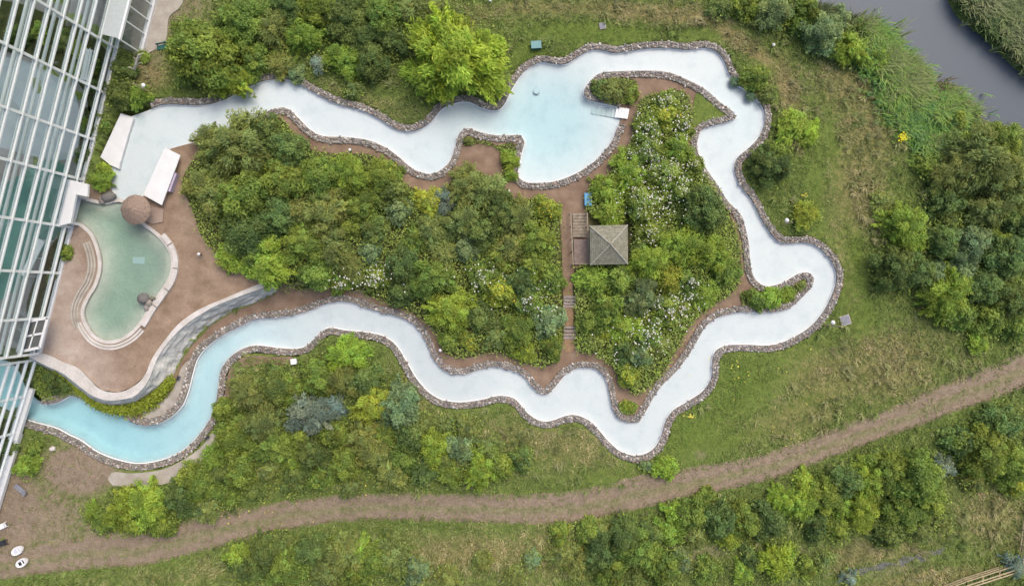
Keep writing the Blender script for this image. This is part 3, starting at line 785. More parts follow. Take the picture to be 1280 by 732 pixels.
mb = MB(); mb.prism([tuple(q) for q in (gp(0, .2, 0).xy, gp(pe0 - .3, .2, 0).xy, gp(pe0 - .3, PW - .1, 0).xy, gp(0, PW - .1, 0).xy)], -.3, .12); tag(mb.build("porch_floor", flat("porch_floor_grey", (.27, .27, .24), .8, .15)), kind="structure")
# white swim-through portal
zt = 2.6
def zp(*pts): return [tuple(float(q) for q in W(a, b, zt)) for a, b in pts]
mb = MB(); mb.prism(zp((84,224),(110,230),(109,246),(95,243),(88,279),(70,283)), 2.2, 2.6); gpar(mb.build("portal_roof", M['white'], bevel=.04))
mb = MB(); mb.prism([tuple(float(q) for q in W(a, b, 0)) for a, b in ((95,243),(109,247),(109,249),(95,246))], -1.5, 2.2); gpar(mb.build("portal_wall", M['white']))
mb = MB(); mb.prism([tuple(float(q) for q in W(a, b, 0)) for a, b in ((86,276),(100,279),(100,282),(85,281))], -1.5, 2.2); gpar(mb.build("portal_wall", M['white']))
# lobby at the end of the front: dark roof panes in a white frame
lz = 3.0
def lp(a, b, zz=lz): return W3(a, b, zz)
L = [(33,402),(60,397),(50,434),(22,440)]
mb = MB(); mb.prism([tuple(float(q) for q in W(a, b, lz)) for a, b in L], lz - .25, lz - .05); gpar(mb.build("lobby_roof", flat("lobby_dark_panes", (.11, .115, .11), .2, .15)))
mb = MB()
for a, b in (((33,402),(60,397)),((60,397),(50,434)),((50,434),(22,440)),((22,440),(33,402))): mb.bar(lp(*a), lp(*b), .32, .22)
mb.bar(lp(28,421), lp(55,416), .26, .2); gpar(mb.build("lobby_roof_frame", M['white']))
mb = MB(); mb.bar(lp(47,400, lz + .05), lp(36,437, lz + .05), .12, .1); gpar(mb.build("lobby_roof_bar", M['frame']))
for a, b in L[1:3]:
    gpar(MB().bar(W3(a - 4, b, 0), W3(a - 4, b, lz - .2), .25, .25).build("lobby_post", M['white']))
# low front above the river mouth
LA = W3(54, 447, -2.5); LB = W3(-14, 668, -2.5); ld = (LB - LA).normalized(); lo = Vector((-ld.y, ld.x, 0)); lo = lo if lo.x > 0 else -lo
LL = (LB - LA).length
def qp(s, o, zz): return LA + ld * s + lo * o + Vector((0, 0, zz))
for s in (0.1, 4.9, 9.8, 15.5, LL):
    gpar(MB().bar(qp(s, .1, 0), qp(s, .1, 12), .16, .28).build("mullion", M['frame']))
for zz in (1.5, 3.0, 4.5, 6.0, 8.0, 10):
    mb = MB(); mb.bar(qp(0, .12, zz), qp(LL, .12, zz), .3, .2); gpar(mb.build("transom", M['frame']))
mb = MB(); mb.v += [tuple(qp(0, .02, 1.2)), tuple(qp(LL, .02, 1.2)), tuple(qp(LL, .02, 12)), tuple(qp(0, .02, 12))]; mb.f.append((0, 1, 2, 3)); gpar(mb.build("glazing", M['glass']))
mb = MB(); mb.bar(qp(3.9, .1, .9), qp(10.8, .1, .9), 1.15, .5); gpar(mb.build("river_mouth_beam", M['white']))
mb = MB(); mb.bar(qp(10.0, .15, .5), qp(LL, .15, .5), .9, .5); gpar(mb.build("plinth", M['white']))
lowz = lambda px, py: np.full(np.shape(px), -2.5)
tag(sheet("hall_border", rs([(10,446),(34,449),(36,484),(32,482),(25,464)], 6, True), M['hallsoil'], .12, 10, (), lowz), kind="structure")
tag(sheet("hall_border", rs([(-60,508),(0,520),(20,532),(30,540),(14,585),(0,600),(-60,640)], 6, True), M['hallsoil'], .10, 10, (), lowz), kind="structure")
# things inside the hall, seen through the glass
def inside_tag(o, lab, cat): return tag(o, lab, cat)
mb = MB(); a, c = W3(112, 62, 1.6), W3(104, 100, 1.6); mb.bar(a, c, .8, .12); mb.bar(a + Vector((.4, 0, .5)), c + Vector((.4, 0, .5)), .06, .06); mb.bar(a - Vector((.4, 0, -.5)), c - Vector((.4, 0, -.5)), .06, .06)
for t in (0, .5, 1): mb.bar(a.lerp(c, t) - Vector((0, 0, 1.6)), a.lerp(c, t), .15, .15)
tag(mb.build("footbridge", M['frame']), "pale narrow footbridge inside the glasshouse among the plants", "footbridge")
mb = MB(); a, c = W3(30, 345, 2.2), W3(52, 300, 2.2); mb.bar(a, c, .9, .12)
for t in (0, .5, 1): mb.bar(a.lerp(c, t) - Vector((0, 0, 2.2)), a.lerp(c, t), .15, .15)
tag(mb.build("walkway", M['frame']), "pale raised walkway behind the glass near the green indoor pool", "walkway")

# ------------------------------------------------------------------ flume start
fs = empty("flume_cover", W3(205, 220, 0)); tag(fs, "flat white cover over the side of the flume start beside the thicket", "cover")
ch = 1.1
mb = MB(); mb.prism([tuple(float(q) for q in W(a, b, ch)) for a, b in ((206,184.5),(225.5,194),(202,256.5),(178.5,243.5))], ch - .18, ch); par_to(mb.build("cover_panel", M['white'], bevel=.03), fs)
mb = MB(); mb.prism([tuple(float(q) for q in W(a, b, 0)) for a, b in ((216,192),(223,196),(204,252),(197,250))], -.4, ch - .2); par_to(mb.build("side_wall", flat("side_wall_grey", (.36, .34, .34), .8, .12)), fs)
mb = MB(); a, b = W3(222, 217, .45), W3(213.5, 240, .45); mb.bar(a, b, .25, .9); o = mb.build("side_panel", flat("lilac_panel", (.42, .36, .47), .7, .12, 4.0)); o["label"] = "lilac panel"; par_to(o, fs)
mb = MB(); mb.prism([tuple(float(q) for q in W(a, b, .25)) for a, b in ((150,141.5),(166,148),(159,170),(149,205),(148,211),(137.5,206.5),(124.5,196))], -.5, .12); tag(mb.build("start_slab", M['white'], bevel=.03), "flat white slab beside the glasshouse where the flume begins", "slab")
# thatched parasol
px0 = W3(168.5, 262, 2.3)
ps = empty("thatched_parasol", (px0.x, px0.y, 0)); tag(ps, "round brown thatched parasol between green pool and white flume start", "parasol")
m, n_, l_, b_ = mat("thatch")
tc = nd(n_, "ShaderNodeTexCoord"); nz = noise(n_, l_, 7.0, 5, .75, geo(n_)); r_ = ramp(n_, [(.3, (.14, .095, .07)), (.55, (.27, .20, .155)), (.75, (.38, .31, .26))]); l_.new(nz.outputs[0], r_.inputs[0]); l_.new(r_.outputs[0], b_.inputs["Base Color"]); b_.inputs["Roughness"].default_value = .95
bp = n_.new("ShaderNodeBump"); bp.inputs["Strength"].default_value = .8; bp.inputs["Distance"].default_value = .06; l_.new(nz.outputs[0], bp.inputs["Height"]); l_.new(bp.outputs[0], b_.inputs["Normal"])
M['thatch'] = m
rng = np.random.default_rng(4); mb = MB(); rows = []
for r, zz in ((1.78, 2.0), (1.80, 2.12), (1.5, 2.42), (1.1, 2.72), (.7, 2.98), (.3, 3.18), (.02, 3.28)):
    rows.append([(r * (1 + rng.uniform(-.035, .035)) * math.cos(k * math.tau / 40), r * (1 + rng.uniform(-.035, .035)) * math.sin(k * math.tau / 40), zz + rng.uniform(-.03, .03)) for k in range(40)])
mb.face_grid(rows, close=True); mb.build("thatch_roof", M['thatch'], ps)
MB().tube([(0, 0, -.2), (0, 0, 2.6)], .1, 10).build("pole", M['timber'], ps)
mb = MB(); mb.prism([tuple(float(q) for q in W(a, b, .3)) for a, b in ((180,255),(204,261),(203,277),(190,280),(176,274))], -.1, .22); tag(mb.build("stone_shelf", flat("shelf_tan_stone", (.31, .235, .19), .9, .12), bevel=.03), "low tan stone shelf beside the thatched parasol at the green pool", "shelf")

# ------------------------------------------------------------------ pool steps and drain
st = empty("pool_steps", W3(779, 142, 0)); tag(st, "white steps leading from the gravel into the wide basin", "steps")
sd = Vector((math.cos(math.radians(12)), math.sin(math.radians(12)), 0))
for k in range(4):
    a = W3(784 - k * 3.6, 136.5 - k * .75, 0); c = W3(781.5 - k * 3.6, 149 - k * .75, 0)
    par_to(MB().bar(a + Vector((0, 0, .22 - k * .13)), c + Vector((0, 0, .22 - k * .13)), .46, .14).build("tread", M['rim']), st)
for k in range(5):
    a = W3(769 - k * 6, 133.2 - k * 1.2, 0); c = W3(766.5 - k * 6, 146 - k * 1.2, 0)
    par_to(MB().bar(a + Vector((0, 0, -.36 - k * .07)), c + Vector((0, 0, -.36 - k * .07)), .58, .10).build("underwater_tread", flat("tread_grey_green", (.56, .645, .655), .6, .05)), st)
mb = MB(); c = W3(671, 112, 0); mb.lathe((c.x, c.y, -.55), [(.0, .04), (.38, .04), (.42, 0), (.42, -.05)], 20); tag(mb.build("drain_grate", flat("drain_grey", (.62, .70, .73), .5, .1)), "round grey drain grate on the floor of the wide basin", "grate")

# ------------------------------------------------------------------ gazebo and deck
ez = 2.5
gz = empty("gazebo", W3(761, 307, 0)); tag(gz, "square timber gazebo with a weathered shingle pyramid roof", "gazebo")
m, n_, l_, b_ = mat("shingles")
tx = geo(n_); br = n_.new("ShaderNodeTexWave"); br.wave_type = 'BANDS'; br.bands_direction = 'Z'; br.inputs["Scale"].default_value = 2.4; br.inputs["Distortion"].default_value = 1.5; br.inputs["Detail"].default_value = 3; l_.new(tx, br.inputs["Vector"])
nz = noise(n_, l_, 2.2, 7, .75, tx); r_ = ramp(n_, [(.3, (.12, .115, .085)), (.5, (.20, .195, .145)), (.7, (.30, .285, .225))]); l_.new(nz.outputs[0], r_.inputs[0])
g_ = ramp(n_, [(0, (.72,) * 3), (.6, (1.05,) * 3)]); l_.new(br.outputs["Fac"], g_.inputs[0]); l_.new(mixc(n_, l_, 1, r_.outputs[0], g_.outputs[0], 'MULTIPLY'), b_.inputs["Base Color"]); b_.inputs["Roughness"].default_value = .9
M['shingle'] = m
C4 = [W3(737, 282, ez), W3(784.5, 281, ez), W3(785, 330, ez), W3(738, 331, ez)]; ap = sum(C4, Vector()) / 4 + Vector((0, 0, 1.5))
for k in range(4):
    a, c = C4[k], C4[(k + 1) % 4]; mb = MB()
    rows = []
    for t in np.linspace(0, .985, 9):
        lift = .05 if t < .01 else 0
        rows.append([a.lerp(ap, t), ((a + c) / 2).lerp(ap, t), c.lerp(ap, t)])
    mb.face_grid(rows); b = len(mb.v); mb.face_grid([[a, (a + c) / 2, c], [a - Vector((0, 0, .14)), (a + c) / 2 - Vector((0, 0, .14)), c - Vector((0, 0, .14))]])
    par_to(mb.build("roof_slope", M['shingle']), gz)
    par_to(MB().bar(a + Vector((0, 0, .05)), ap + Vector((0, 0, .03)), .13, .08).build("ridge_cap", flat("ridge_pale", (.33, .32, .27), .9, .3, 6.0)), gz)
    p = a.lerp((C4[0] + C4[2]) / 2, .14); par_to(MB().bar((p.x, p.y, 0), (p.x, p.y, ez), .16, .16).build("post", M['timber']), gz)
par_to(MB().lathe((ap.x, ap.y, ap.z), [(.001, .16), (.12, .10), (.15, -.03)], 10).build("finial", M['timber']), gz)
f = MB(); f.prism([tuple(p.lerp((C4[0] + C4[2]) / 2, .1).xy) for p in C4][::-1], .05, .22); par_to(f.build("floor", M['timber']), gz)
dk = empty("timber_deck", W3(725, 300, 0)); tag(dk, "timber deck with slatted steps and handrails on the near side of the gazebo", "deck")
for k in range(8):
    y0 = 268 + k * 3.8; zz = .08 + .04 * k
    par_to(MB().bar(W3(716, y0, zz), W3(733, y0, zz), .33, .06).build("tread", M['timber']), dk)
mb = MB(); mb.prism([tuple(float(q) for q in W(a, b, .4)) for a, b in ((717,299),(736,299),(737,329),(718,330))], .25, .40); par_to(mb.build("landing", speckle("landing_boards", [(0.3, (.19, .145, .12)), (0.7, (.27, .215, .185))], 2.0, 12.0, .85)), dk)
for xa, xb in ((713.5, 716.5), (734, 737)):
    a = W3(xa, 266, 1.1); c = W3(xb, 330, 1.35); par_to(MB().bar(a, c, .14, .08).build("handrail", M['timber']), dk); par_to(MB().bar(a - Vector((0, 0, .45)), c - Vector((0, 0, .45)), .06, .08).build("midrail", M['timber']), dk)
    for t in (0, .25, .5, .75, 1): p = a.lerp(c, t); par_to(MB().bar((p.x, p.y, 0), p, .1, .1).build("post", M['timber']), dk)
c, e = W3(717, 329.5, 1.3), W3(737, 329.5, 1.3); par_to(MB().bar(c, e, .12, .08).build("handrail", M['timber']), dk)
for label, ys, cx in (("upper flight of grey timber steps on the straight path below the gazebo", (371, 375, 379, 383), 712), ("lower flight of grey timber steps on the straight path below the gazebo", (409, 413.5, 418, 422), 712)):
    e = empty("path_steps", W3(cx, ys[0], 0)); tag(e, label, "steps", "timber steps on the straight path")
    for k, yy in enumerate(ys):
        par_to(MB().bar(W3(cx - 7, yy, .30 - .07 * k), W3(cx + 7, yy, .30 - .07 * k), .30, .1).build("tread", flat("tread_grey", (.27, .235, .22), .85, .15)), e)
    for sgn in (-1, 1): par_to(MB().bar(W3(cx + 7.3 * sgn, ys[0] - 2, .16), W3(cx + 7.3 * sgn, ys[-1] + 2, .16), .08, .3).build("side_board", M['timber']), e)
tag(sheet("boarded_path", rs([(703.5,352),(715,352),(718,440),(706,440)], 6, True, False), flat("trodden_tan_path", (.27, .18, .105), .95, .2, 1.5), .075, 8, (), zero), kind="structure")

# ------------------------------------------------------------------ small furniture
def bench(px, py, yaw, lab, m):
    c = W3(px, py, T(px, py)); e = empty("bench", c, yaw); tag(e, lab, "bench")
    for k in range(3): MB().box((0, -.2 + .18 * k, .45), (1.5, .15, .05)).build("seat_slat", m, e)
    for k in range(2): MB().box((0, .33 + .03 * k, .62 + .17 * k), (1.5, .05, .13)).build("back_slat", m, e)
    for s in (-.62, .62):
        mb = MB(); mb.box((s, -.18, .21), (.07, .07, .42)); mb.box((s, .30, .42), (.07, .07, .84)); mb.box((s, .05, .40), (.06, .5, .05)); mb.build("leg_frame", m, e)
    return e
bench(206, 60, math.radians(12), "teal green bench at the end of the pale entrance path", M['tealpaint'])
def chest(px, py, w, dep, h, yaw, lab, m, lid):
    e = empty("storage_box", W3(px, py, 0), yaw); tag(e, lab, "box")
    MB().box((0, 0, h / 2), (w, dep, h)).build("body", m, e, bevel=.03)
    mb = MB(); mb.box((0, 0, h + .035), (w + .08, dep + .08, .07)); lo_ = mb.build("lid", lid, e, bevel=.02)
    MB().box((0, -dep / 2 - .05, h + .03), (.18, .04, .05)).build("handle", M['dark'], lo_)
chest(670, 58.5, 1.2, .85, .7, math.radians(4), "dark green storage box on the lawn above the wide basin", M['tealpaint'], flat("green_lid", (.12, .26, .26), .4, .1))
chest(734.5, 250, .85, 1.5, .7, math.radians(2), "blue lidded box beside the gravel path above the gazebo", M['bluepaint'], flat("blue_lid", (.10, .31, .50), .4, .1))
def slab(px, py, w, yaw, lab):
    c = W3(px, py, 0); e = empty("manhole_cover", c, yaw); tag(e, lab, "manhole cover")
    MB().box((0, 0, .12), (w, w, .16)).build("frame", M['concrete'], e); MB().box((0, 0, .215), (w * .82, w * .82, .03)).build("lid", M['grey'], e, bevel=.01)
slab(1056, 400, 1.25, .3, "grey square manhole cover on the lawn beside the timber pole")
slab(753, 33, .8, .2, "small grey square manhole cover on the lawn above the wide basin")
def pole(px, py, h, lab, lampz, lamp_m, rad=.09):
    c = W3(px, py, T(px, py)); e = empty("timber_pole", c); tag(e, lab, "pole")
    MB().tube([(0, 0, -.2), (0, 0, h * .5), (0, 0, h)], [rad, rad * .95, rad * .85], 9).build("post", M['polewood'], e)
    mb = MB(); mb.lathe((.0, .42, lampz), [(.001, .22), (.2, .16), (.27, 0), (.2, -.14), (.001, -.16)], 14); mb.build("lamp_head", lamp_m, e, smooth=True)
    MB().bar((0, 0, lampz), (0, .35, lampz), .06, .06).build("bracket", M['grey'], e)
pole(1030, 406, 4.6, "tall pale timber pole with a white lamp on the lawn outside the far bend", 2.4, M['plastic'])
pole(190, 117, 4.2, "tall pale timber pole with a white lamp by the upper bank near glasshouse", 2.0, M['plastic'])
pole(183, 453, 3.0, "short pale timber pole with white lamp on the patio by the curved wall", .7, M['plastic'], .07)
pole(978, 281, 3.0, "small timber pole on the lawn inside the bend by the yellow-green bush", 1.4, M['plastic'], .07)
def bollard(px, py, lab, head):
    zb = float(T(px, py)); e = empty("bollard_lamp", W3(px, py, zb)); tag(e, lab, "lamp", "low garden lamps")
    MB().tube([(0, 0, -.1), (0, 0, .75)], .09, 10).build("post", M['dark'], e); MB().lathe((0, 0, .78), [(.17, -.06), (.19, .05), (.15, .14), (.001, .2)], 14).build("lamp_head", head, e, smooth=True)
bollard(252, 318, "low white-topped lamp on the patio between green pool and thicket", M['plastic'])
bollard(439, 189, "low white-topped lamp on gravel beside the upper channel wall", M['plastic'])
bollard(551, 437, "low white-topped lamp by the thicket side of the lower channel bend", M['plastic'])
bollard(613, 4, "low white-topped lamp on the grass at the top of the meadow", M['plastic'])
bollard(636, 240, "low dark lamp at the gravel junction below the basin spit", M['plastic'])
bollard(692, 352, "low grey lamp half hidden in the thicket beside the straight path", M['grey'])
bollard(964, 59, "low white-topped lamp in the rough grass toward the river", M['plastic'])
def flood(px, py, yaw, lab):
    zb = float(T(px, py)) + .35; e = empty("floodlight", W3(px, py, zb), yaw); tag(e, lab, "floodlight", "floodlights on the stone walls")
    MB().box((0, 0, .22), (.5, .3, .34)).build("housing", M['dark'], e, bevel=.03); MB().box((0, -.16, .22), (.42, .03, .26)).build("lens", M['grey'], e); MB().box((0, .05, .03), (.3, .2, .08)).build("bracket", M['dark'], e)
flood(224, 472, 1.2, "dark floodlight on the stone ledge below the curved retaining wall")
flood(260, 546, .7, "dark floodlight on the outer stone wall of the blue lower channel")
mb = MB(); c = W3(369, 451, T(369, 451)); e = empty("junction_box", c, .15); tag(e, "small white square cabinet on the gravel outside the lower channel", "cabinet")
MB().box((0, 0, .35), (.62, .62, .7)).build("body", M['plastic'], e, bevel=.03); MB().box((0, 0, .73), (.72, .72, .06)).build("lid", M['plastic'], e, bevel=.02); MB().box((0, -.33, .4), (.05, .03, .2)).build("handle", M['dark'], e)
spots = [(*[float(q) for q in W(181, 373, 0)], .3, .85, .75, .55, .3)]
tag(stones("boulder", spots, None, 31), "brown boulder on the rim of the green pool opposite the seating steps", "boulder")
spots = [(*[float(q) for q in W(138, 246, 0)], .35, 1.0, .75, .6, .5), (*[float(q) for q in W(130, 250, 0)], .2, .7, .5, .4, 1.2)]
tag(stones("rim_rock", [(*[float(q) for q in W(187, 379, 0)], .25, .55, .42, .35, .9), (*[float(q) for q in W(191, 373, 0)], .2, .5, .36, .3, .2), (*[float(q) for q in W(184, 385, 0)], .15, .42, .36, .28, 1.6)], None, 35), "group of pale brown rim rocks behind the brown boulder at the green pool", "rock")
tag(stones("rock_outcrop", spots, None, 32), "pale rock outcrop between the portal shrub and the flume start", "rock")
spots = [(*[float(q) for q in W(67, 560, -2.5)], -2.3, .42, .36, .35, .3)]
tag(stones("boulder", spots, None, 33, M['stone'], [(.6, .56, .54)]), "pale boulder below the outer wall near the river mouth", "boulder")
# meadow corner: garden chairs and loungers
def pod(px, py, yaw, lab, pads):
    e = empty("garden_chair", W3(px, py, T(px, py)), yaw); tag(e, lab, "chair", "white garden chairs in the meadow corner")
    # rounded shell seat open to the front
    mb = MB(); rows = []
    for zz, r in ((.02, .55), (.25, .68), (.45, .72), (.60, .70)): rows.append([(1.12 * r * math.cos(k * math.tau / 24), .72 * r * math.sin(k * math.tau / 24), zz) for k in range(24)])
    for zz, r in ((.58, .6), (.40, .5), (.36, .02)): rows.append([(1.12 * r * math.cos(k * math.tau / 24), .72 * r * math.sin(k * math.tau / 24), zz) for k in range(24)])
    mb.face_grid(rows, close=True); mb.build("shell", M['plastic'], e, smooth=True)
    for s in (-.3, .3): MB().box((s, 0, .44), (.36, .46, .10)).build("cushion", pads, e, bevel=.04)
    mb = MB(); mb.box((.75, .0, .75), (.08, .7, .5)); mb.build("backrest", M['plastic'], e, bevel=.04)
pod(25, 686, math.radians(32), "rounded white garden chair with pale cushions on the trodden grass", flat("lilac_pad", (.50, .50, .58), .8, .1))
pod(30.5, 701, math.radians(30), "rounded white garden chair with two black cushions on the trodden grass", M['dark'])
def lounger(px, py, yaw, lab, fm, cm, grp="sun loungers by the glasshouse corner"):
    e = empty("sun_lounger", W3(px, py, T(px, py)), yaw); tag(e, lab, "lounger", grp)
    MB().box((-.25, 0, .32), (1.3, .62, .06)).build("seat", cm, e, bevel=.03)
    mb = MB(); mb.box((.66, 0, .46), (.72, .62, .06), M=Matrix.Rotation(-.5, 3, 'Y')); mb.build("backrest", cm, e, bevel=.03)
    for s in (-.3, .3): MB().bar((-.9, s, .27), (.95, s, .27), .06, .06).build("rail", fm, e)
    for sx in (-.75, .6):
        for sy in (-.28, .28): MB().box((sx, sy, .13), (.06, .06, .26)).build("leg", fm, e)
lounger(3, 657, math.radians(25), "white sun lounger on the bare earth by the glasshouse corner", M['plastic'], M['plastic'])
lounger(3, 678, math.radians(18), "black sun lounger on the bare earth, nearest the white garden chairs", M['dark'], M['dark'])
lounger(27.5, 611, math.radians(-38), "grey folded sun lounger on the earth below the corner shrub", M['grey'], M['grey'])
# post and rail fences
def fence(pts, lab):
    e = empty("rail_fence", W3(*pts[0], 0)); tag(e, lab, "fence", "post and rail fences at the bottom corner")
    for a, b in zip(pts[:-1], pts[1:]):
        A, B = W3(*a, 0), W3(*b, 0); L = (B - A).length; k = max(1, round(L / 2.2))
        for j in range(k + 1):
            p = A.lerp(B, j / k); par_to(MB().box((p.x, p.y, .6), (.12, .12, 1.4)).build("post", M['polewood']), e)
        for zz in (.42, .80, 1.2): par_to(MB().bar(A + Vector((0, .09, zz)), B + Vector((0, .09, zz)), .10, .12).build("rail", M['polewood']), e)
        for o_ in (.45, .8): par_to(MB().bar(A + Vector((0, -o_, 1.22)), B + Vector((0, -o_, 1.22)), .14, .07).build("top_board", M['polewood']), e)
        for j in range(k + 1):
            p = A.lerp(B, j / k); par_to(MB().bar(p + Vector((0, .1, 1.15)), p + Vector((0, -.9, 1.15)), .1, .08).build("bearer", M['polewood']), e)
fence([(1130,750),(1200,722),(1262,702)], "pale timber rail fence running to the blue-grey bush at the corner")
fence([(1270,700),(1278,640),(1300,560)], "pale timber rail fence at the edge, climbing away from the blue-grey bush")
# ------------------------------------------------------------------ vegetation
def unit(v): return v / np.maximum(np.linalg.norm(v, axis=-1, keepdims=True), 1e-9)
def leaf_quads(c, nrm, tan, L, Wd):
    b = np.cross(nrm, tan); b = unit(b); tan = np.cross(b, nrm)
    L = np.asarray(L)[:, None] / 2; Wd = np.asarray(Wd)[:, None] / 2
    v = np.stack([c - tan * L, c + b * Wd + tan * L * .15, c + tan * L, c - b * Wd + tan * L * .15], 1)
    n = len(c)
    return v.reshape(-1, 3), np.arange(4 * n).reshape(n, 4)
SIZES = {'s': (2600, .170, 9, 34), 'm': (7200, .100, 16, 60), 'l': (17000, .064, 30, 110)}
def crown_mesh(kind, size, seed):
    """boughs that reach out from the stem, leafier toward their tips, over a few broad leaf clumps"""
    rng = np.random.default_rng(seed)
    nl, lf, K, NB = SIZES[size]
    ph0 = rng.uniform(0, math.tau, 5)
    def reach(ph):           # uneven outline
        return .84 + .13 * np.cos(2 * ph + ph0[0]) + .12 * np.cos(3 * ph + ph0[1]) + .09 * np.cos(5 * ph + ph0[2]) + .07 * np.cos(9 * ph + ph0[3])
    # broad clumps
    i = np.arange(K) + .5
    ph = i * 2.39996 + rng.normal(0, .5, K); zc = np.clip(1 - .98 * i / K + rng.normal(0, .08, K), .02, 1)
    rad = np.sqrt(np.maximum(1 - zc ** 2, 0)) * reach(ph) * rng.uniform(.55, .95, K)
    cen = np.stack([rad * np.cos(ph), rad * np.sin(ph), .22 + .72 * zc * rng.uniform(.75, 1.1, K)], 1)
    cr = rng.uniform(.16, .34, K) * (1.25 if size == 's' else (1.0 if size == 'm' else .78))
    # boughs
    bph = rng.uniform(0, math.tau, NB); bel = np.arcsin(rng.uniform(.02, .98, NB)); bl = reach(bph) * rng.uniform(.66, 1.16, NB)
    bl *= 1 - .22 * np.sin(bel)
    col_b = rng.uniform(.62, 1.36, NB); hue_b = rng.uniform(-.12, .14, NB)
    sg = {'leaf': .085, 'spray': .060, 'needle': .05}[kind] * (1.35 if size == 's' else (1.0 if size == 'm' else .74))
    nb_ = int(nl * (.62 if kind == 'leaf' else .8)); nc = nl - nb_
    k = rng.integers(NB, size=nb_); s = rng.random(nb_) ** .55
    dv = np.stack([np.cos(bph) * np.cos(bel), np.sin(bph) * np.cos(bel), np.sin(bel) * .8], 1)[k]
    lat = rng.normal(0, 1, (nb_, 3)) * sg * (1.25 - .75 * s ** 3)[:, None]
    pb = dv * (bl[k] * s)[:, None] + lat + np.array([0, 0, .30]); pb[:, 2] -= .24 * s ** 2 * np.cos(bel[k])
    a = rng.choice(K, nc, p=cr ** 2 / (cr ** 2).sum())
    u = unit(rng.normal(size=(nc, 3))); u[:, 2] = np.abs(u[:, 2]) * np.where(rng.random(nc) < .75, 1, -1)
    pcl = cen[a] + u * (cr[a] * rng.random(nc) ** .45)[:, None] * np.array([1, 1, .8])
    nf = nc // 5
    pcl[:nf] = unit(rng.normal(size=(nf, 3))) * (rng.random(nf) ** .5)[:, None] * np.array([.66, .66, .34]) + np.array([0, 0, .36])
    p = np.concatenate([pb, pcl])
    out = unit(p - np.array([0, 0, .25]))
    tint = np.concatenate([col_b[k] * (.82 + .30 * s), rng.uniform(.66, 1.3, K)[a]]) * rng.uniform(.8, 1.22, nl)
    hue = np.concatenate([hue_b[k], rng.uniform(-.1, .1, K)[a]]) + rng.uniform(-.05, .05, nl)
    col = np.stack([tint * (1 + hue), tint, tint * (1 - hue)], 1)
    n = unit(out * .45 + np.array([0, 0, .65]) + rng.normal(0, .5, (nl, 3)))
    if kind == 'leaf':
        t = unit(out * np.array([1, 1, .3]) * .6 + rng.normal(0, .6, (nl, 3)))
        L = lf * rng.uniform(.8, 1.8, nl); Wd = L * rng.uniform(.34, .58, nl)
    elif kind == 'spray':
        t = unit(out * np.array([1, 1, .4]) + rng.normal(0, .42, (nl, 3)))
        L = lf * rng.uniform(1.2, 2.3, nl); Wd = lf * rng.uniform(.34, .58, nl)
    else:
        t = unit(out * np.array([1, 1, .3]) + rng.normal(0, .5, (nl, 3)))
        L = lf * rng.uniform(1.1, 2.2, nl); Wd = lf * rng.uniform(.3, .5, nl)
    p[:, 2] = np.maximum(p[:, 2], .03)
    v, f = leaf_quads(p, n, t, L, Wd)
    top = p[p[:, 2] > .55]
    return mesh_np("crown", v, f, None, np.repeat(col, 4, 0)), cen, top
def trunk_mesh(seed, cen):
    rng = np.random.default_rng(seed); mb = MB()
    mb.tube([(0, 0, -.12), (.01, .01, .12), (.02, -.01, .3), (0, .01, .5)], [.075, .055, .045, .03], 8)
    for k in rng.choice(len(cen), min(7, len(cen)), replace=False):
        c = Vector(cen[k]); s = Vector((0, 0, rng.uniform(.15, .4))); mb.tube([s, s.lerp(c, .5) + Vector((0, 0, .06)), c], [.032, .02, .006], 6)
    me = bpy.data.meshes.new("trunk"); me.from_pydata(mb.v, [], mb.f); me.update(); me.materials.append(M['bark']); return me
def blossom_mesh(seed, top, col, nf, sz):
    rng = np.random.default_rng(seed)
    k = rng.choice(len(top), nf * 3); cc = top[rng.choice(len(top), 9)]
    p = top[k]; dmin = np.min(np.linalg.norm(p[:, None, :2] - cc[None, :, :2], axis=2), 1)
    pr = np.exp(-(dmin / .16) ** 2) + .06; p = p[rng.random(len(p)) < pr / pr.max()][:nf]
    p = p + np.array([0, 0, .05]) + rng.normal(0, .02, p.shape); n = len(p)
    nr = unit(np.array([0, 0, 1.]) + rng.normal(0, .35, (n, 3))); t = unit(rng.normal(size=(n, 3)))
    L = sz * rng.uniform(.7, 1.4, n); v, f = leaf_quads(p, nr, t, L, L * .85)
    c = np.array(col) * rng.uniform(.8, 1.1, (n, 1))
    me = mesh_np("blossoms", v, f, None, np.repeat(c, 4, 0)); return me
VAR = {}
def variant(kind, size, i):
    key = (kind, size, i)
    if key not in VAR:
        sd = 100 + hash((['leaf', 'spray', 'needle'].index(kind), 'sml'.index(size), i)) % 9999
        cme, cen, top = crown_mesh(kind, size, sd); cme.materials.append(M['leaf'])
        VAR[key] = (cme, trunk_mesh(sd + 1, cen), top)
    return VAR[key]
BLO = {}
def blossoms(kind, size, i, colour):
    key = (kind, size, i, colour)
    if key not in BLO:
        c = (.82, .80, .76) if colour == 'w' else (.78, .60, .05)
        me = blossom_mesh(len(BLO) + 500, variant(kind, size, i)[2], c, {'s': 60, 'm': 140, 'l': 260}[size], {'s': .12, 'm': .075, 'l': .05}[size]); me.materials.append(M['blade']); BLO[key] = me
    return BLO[key]
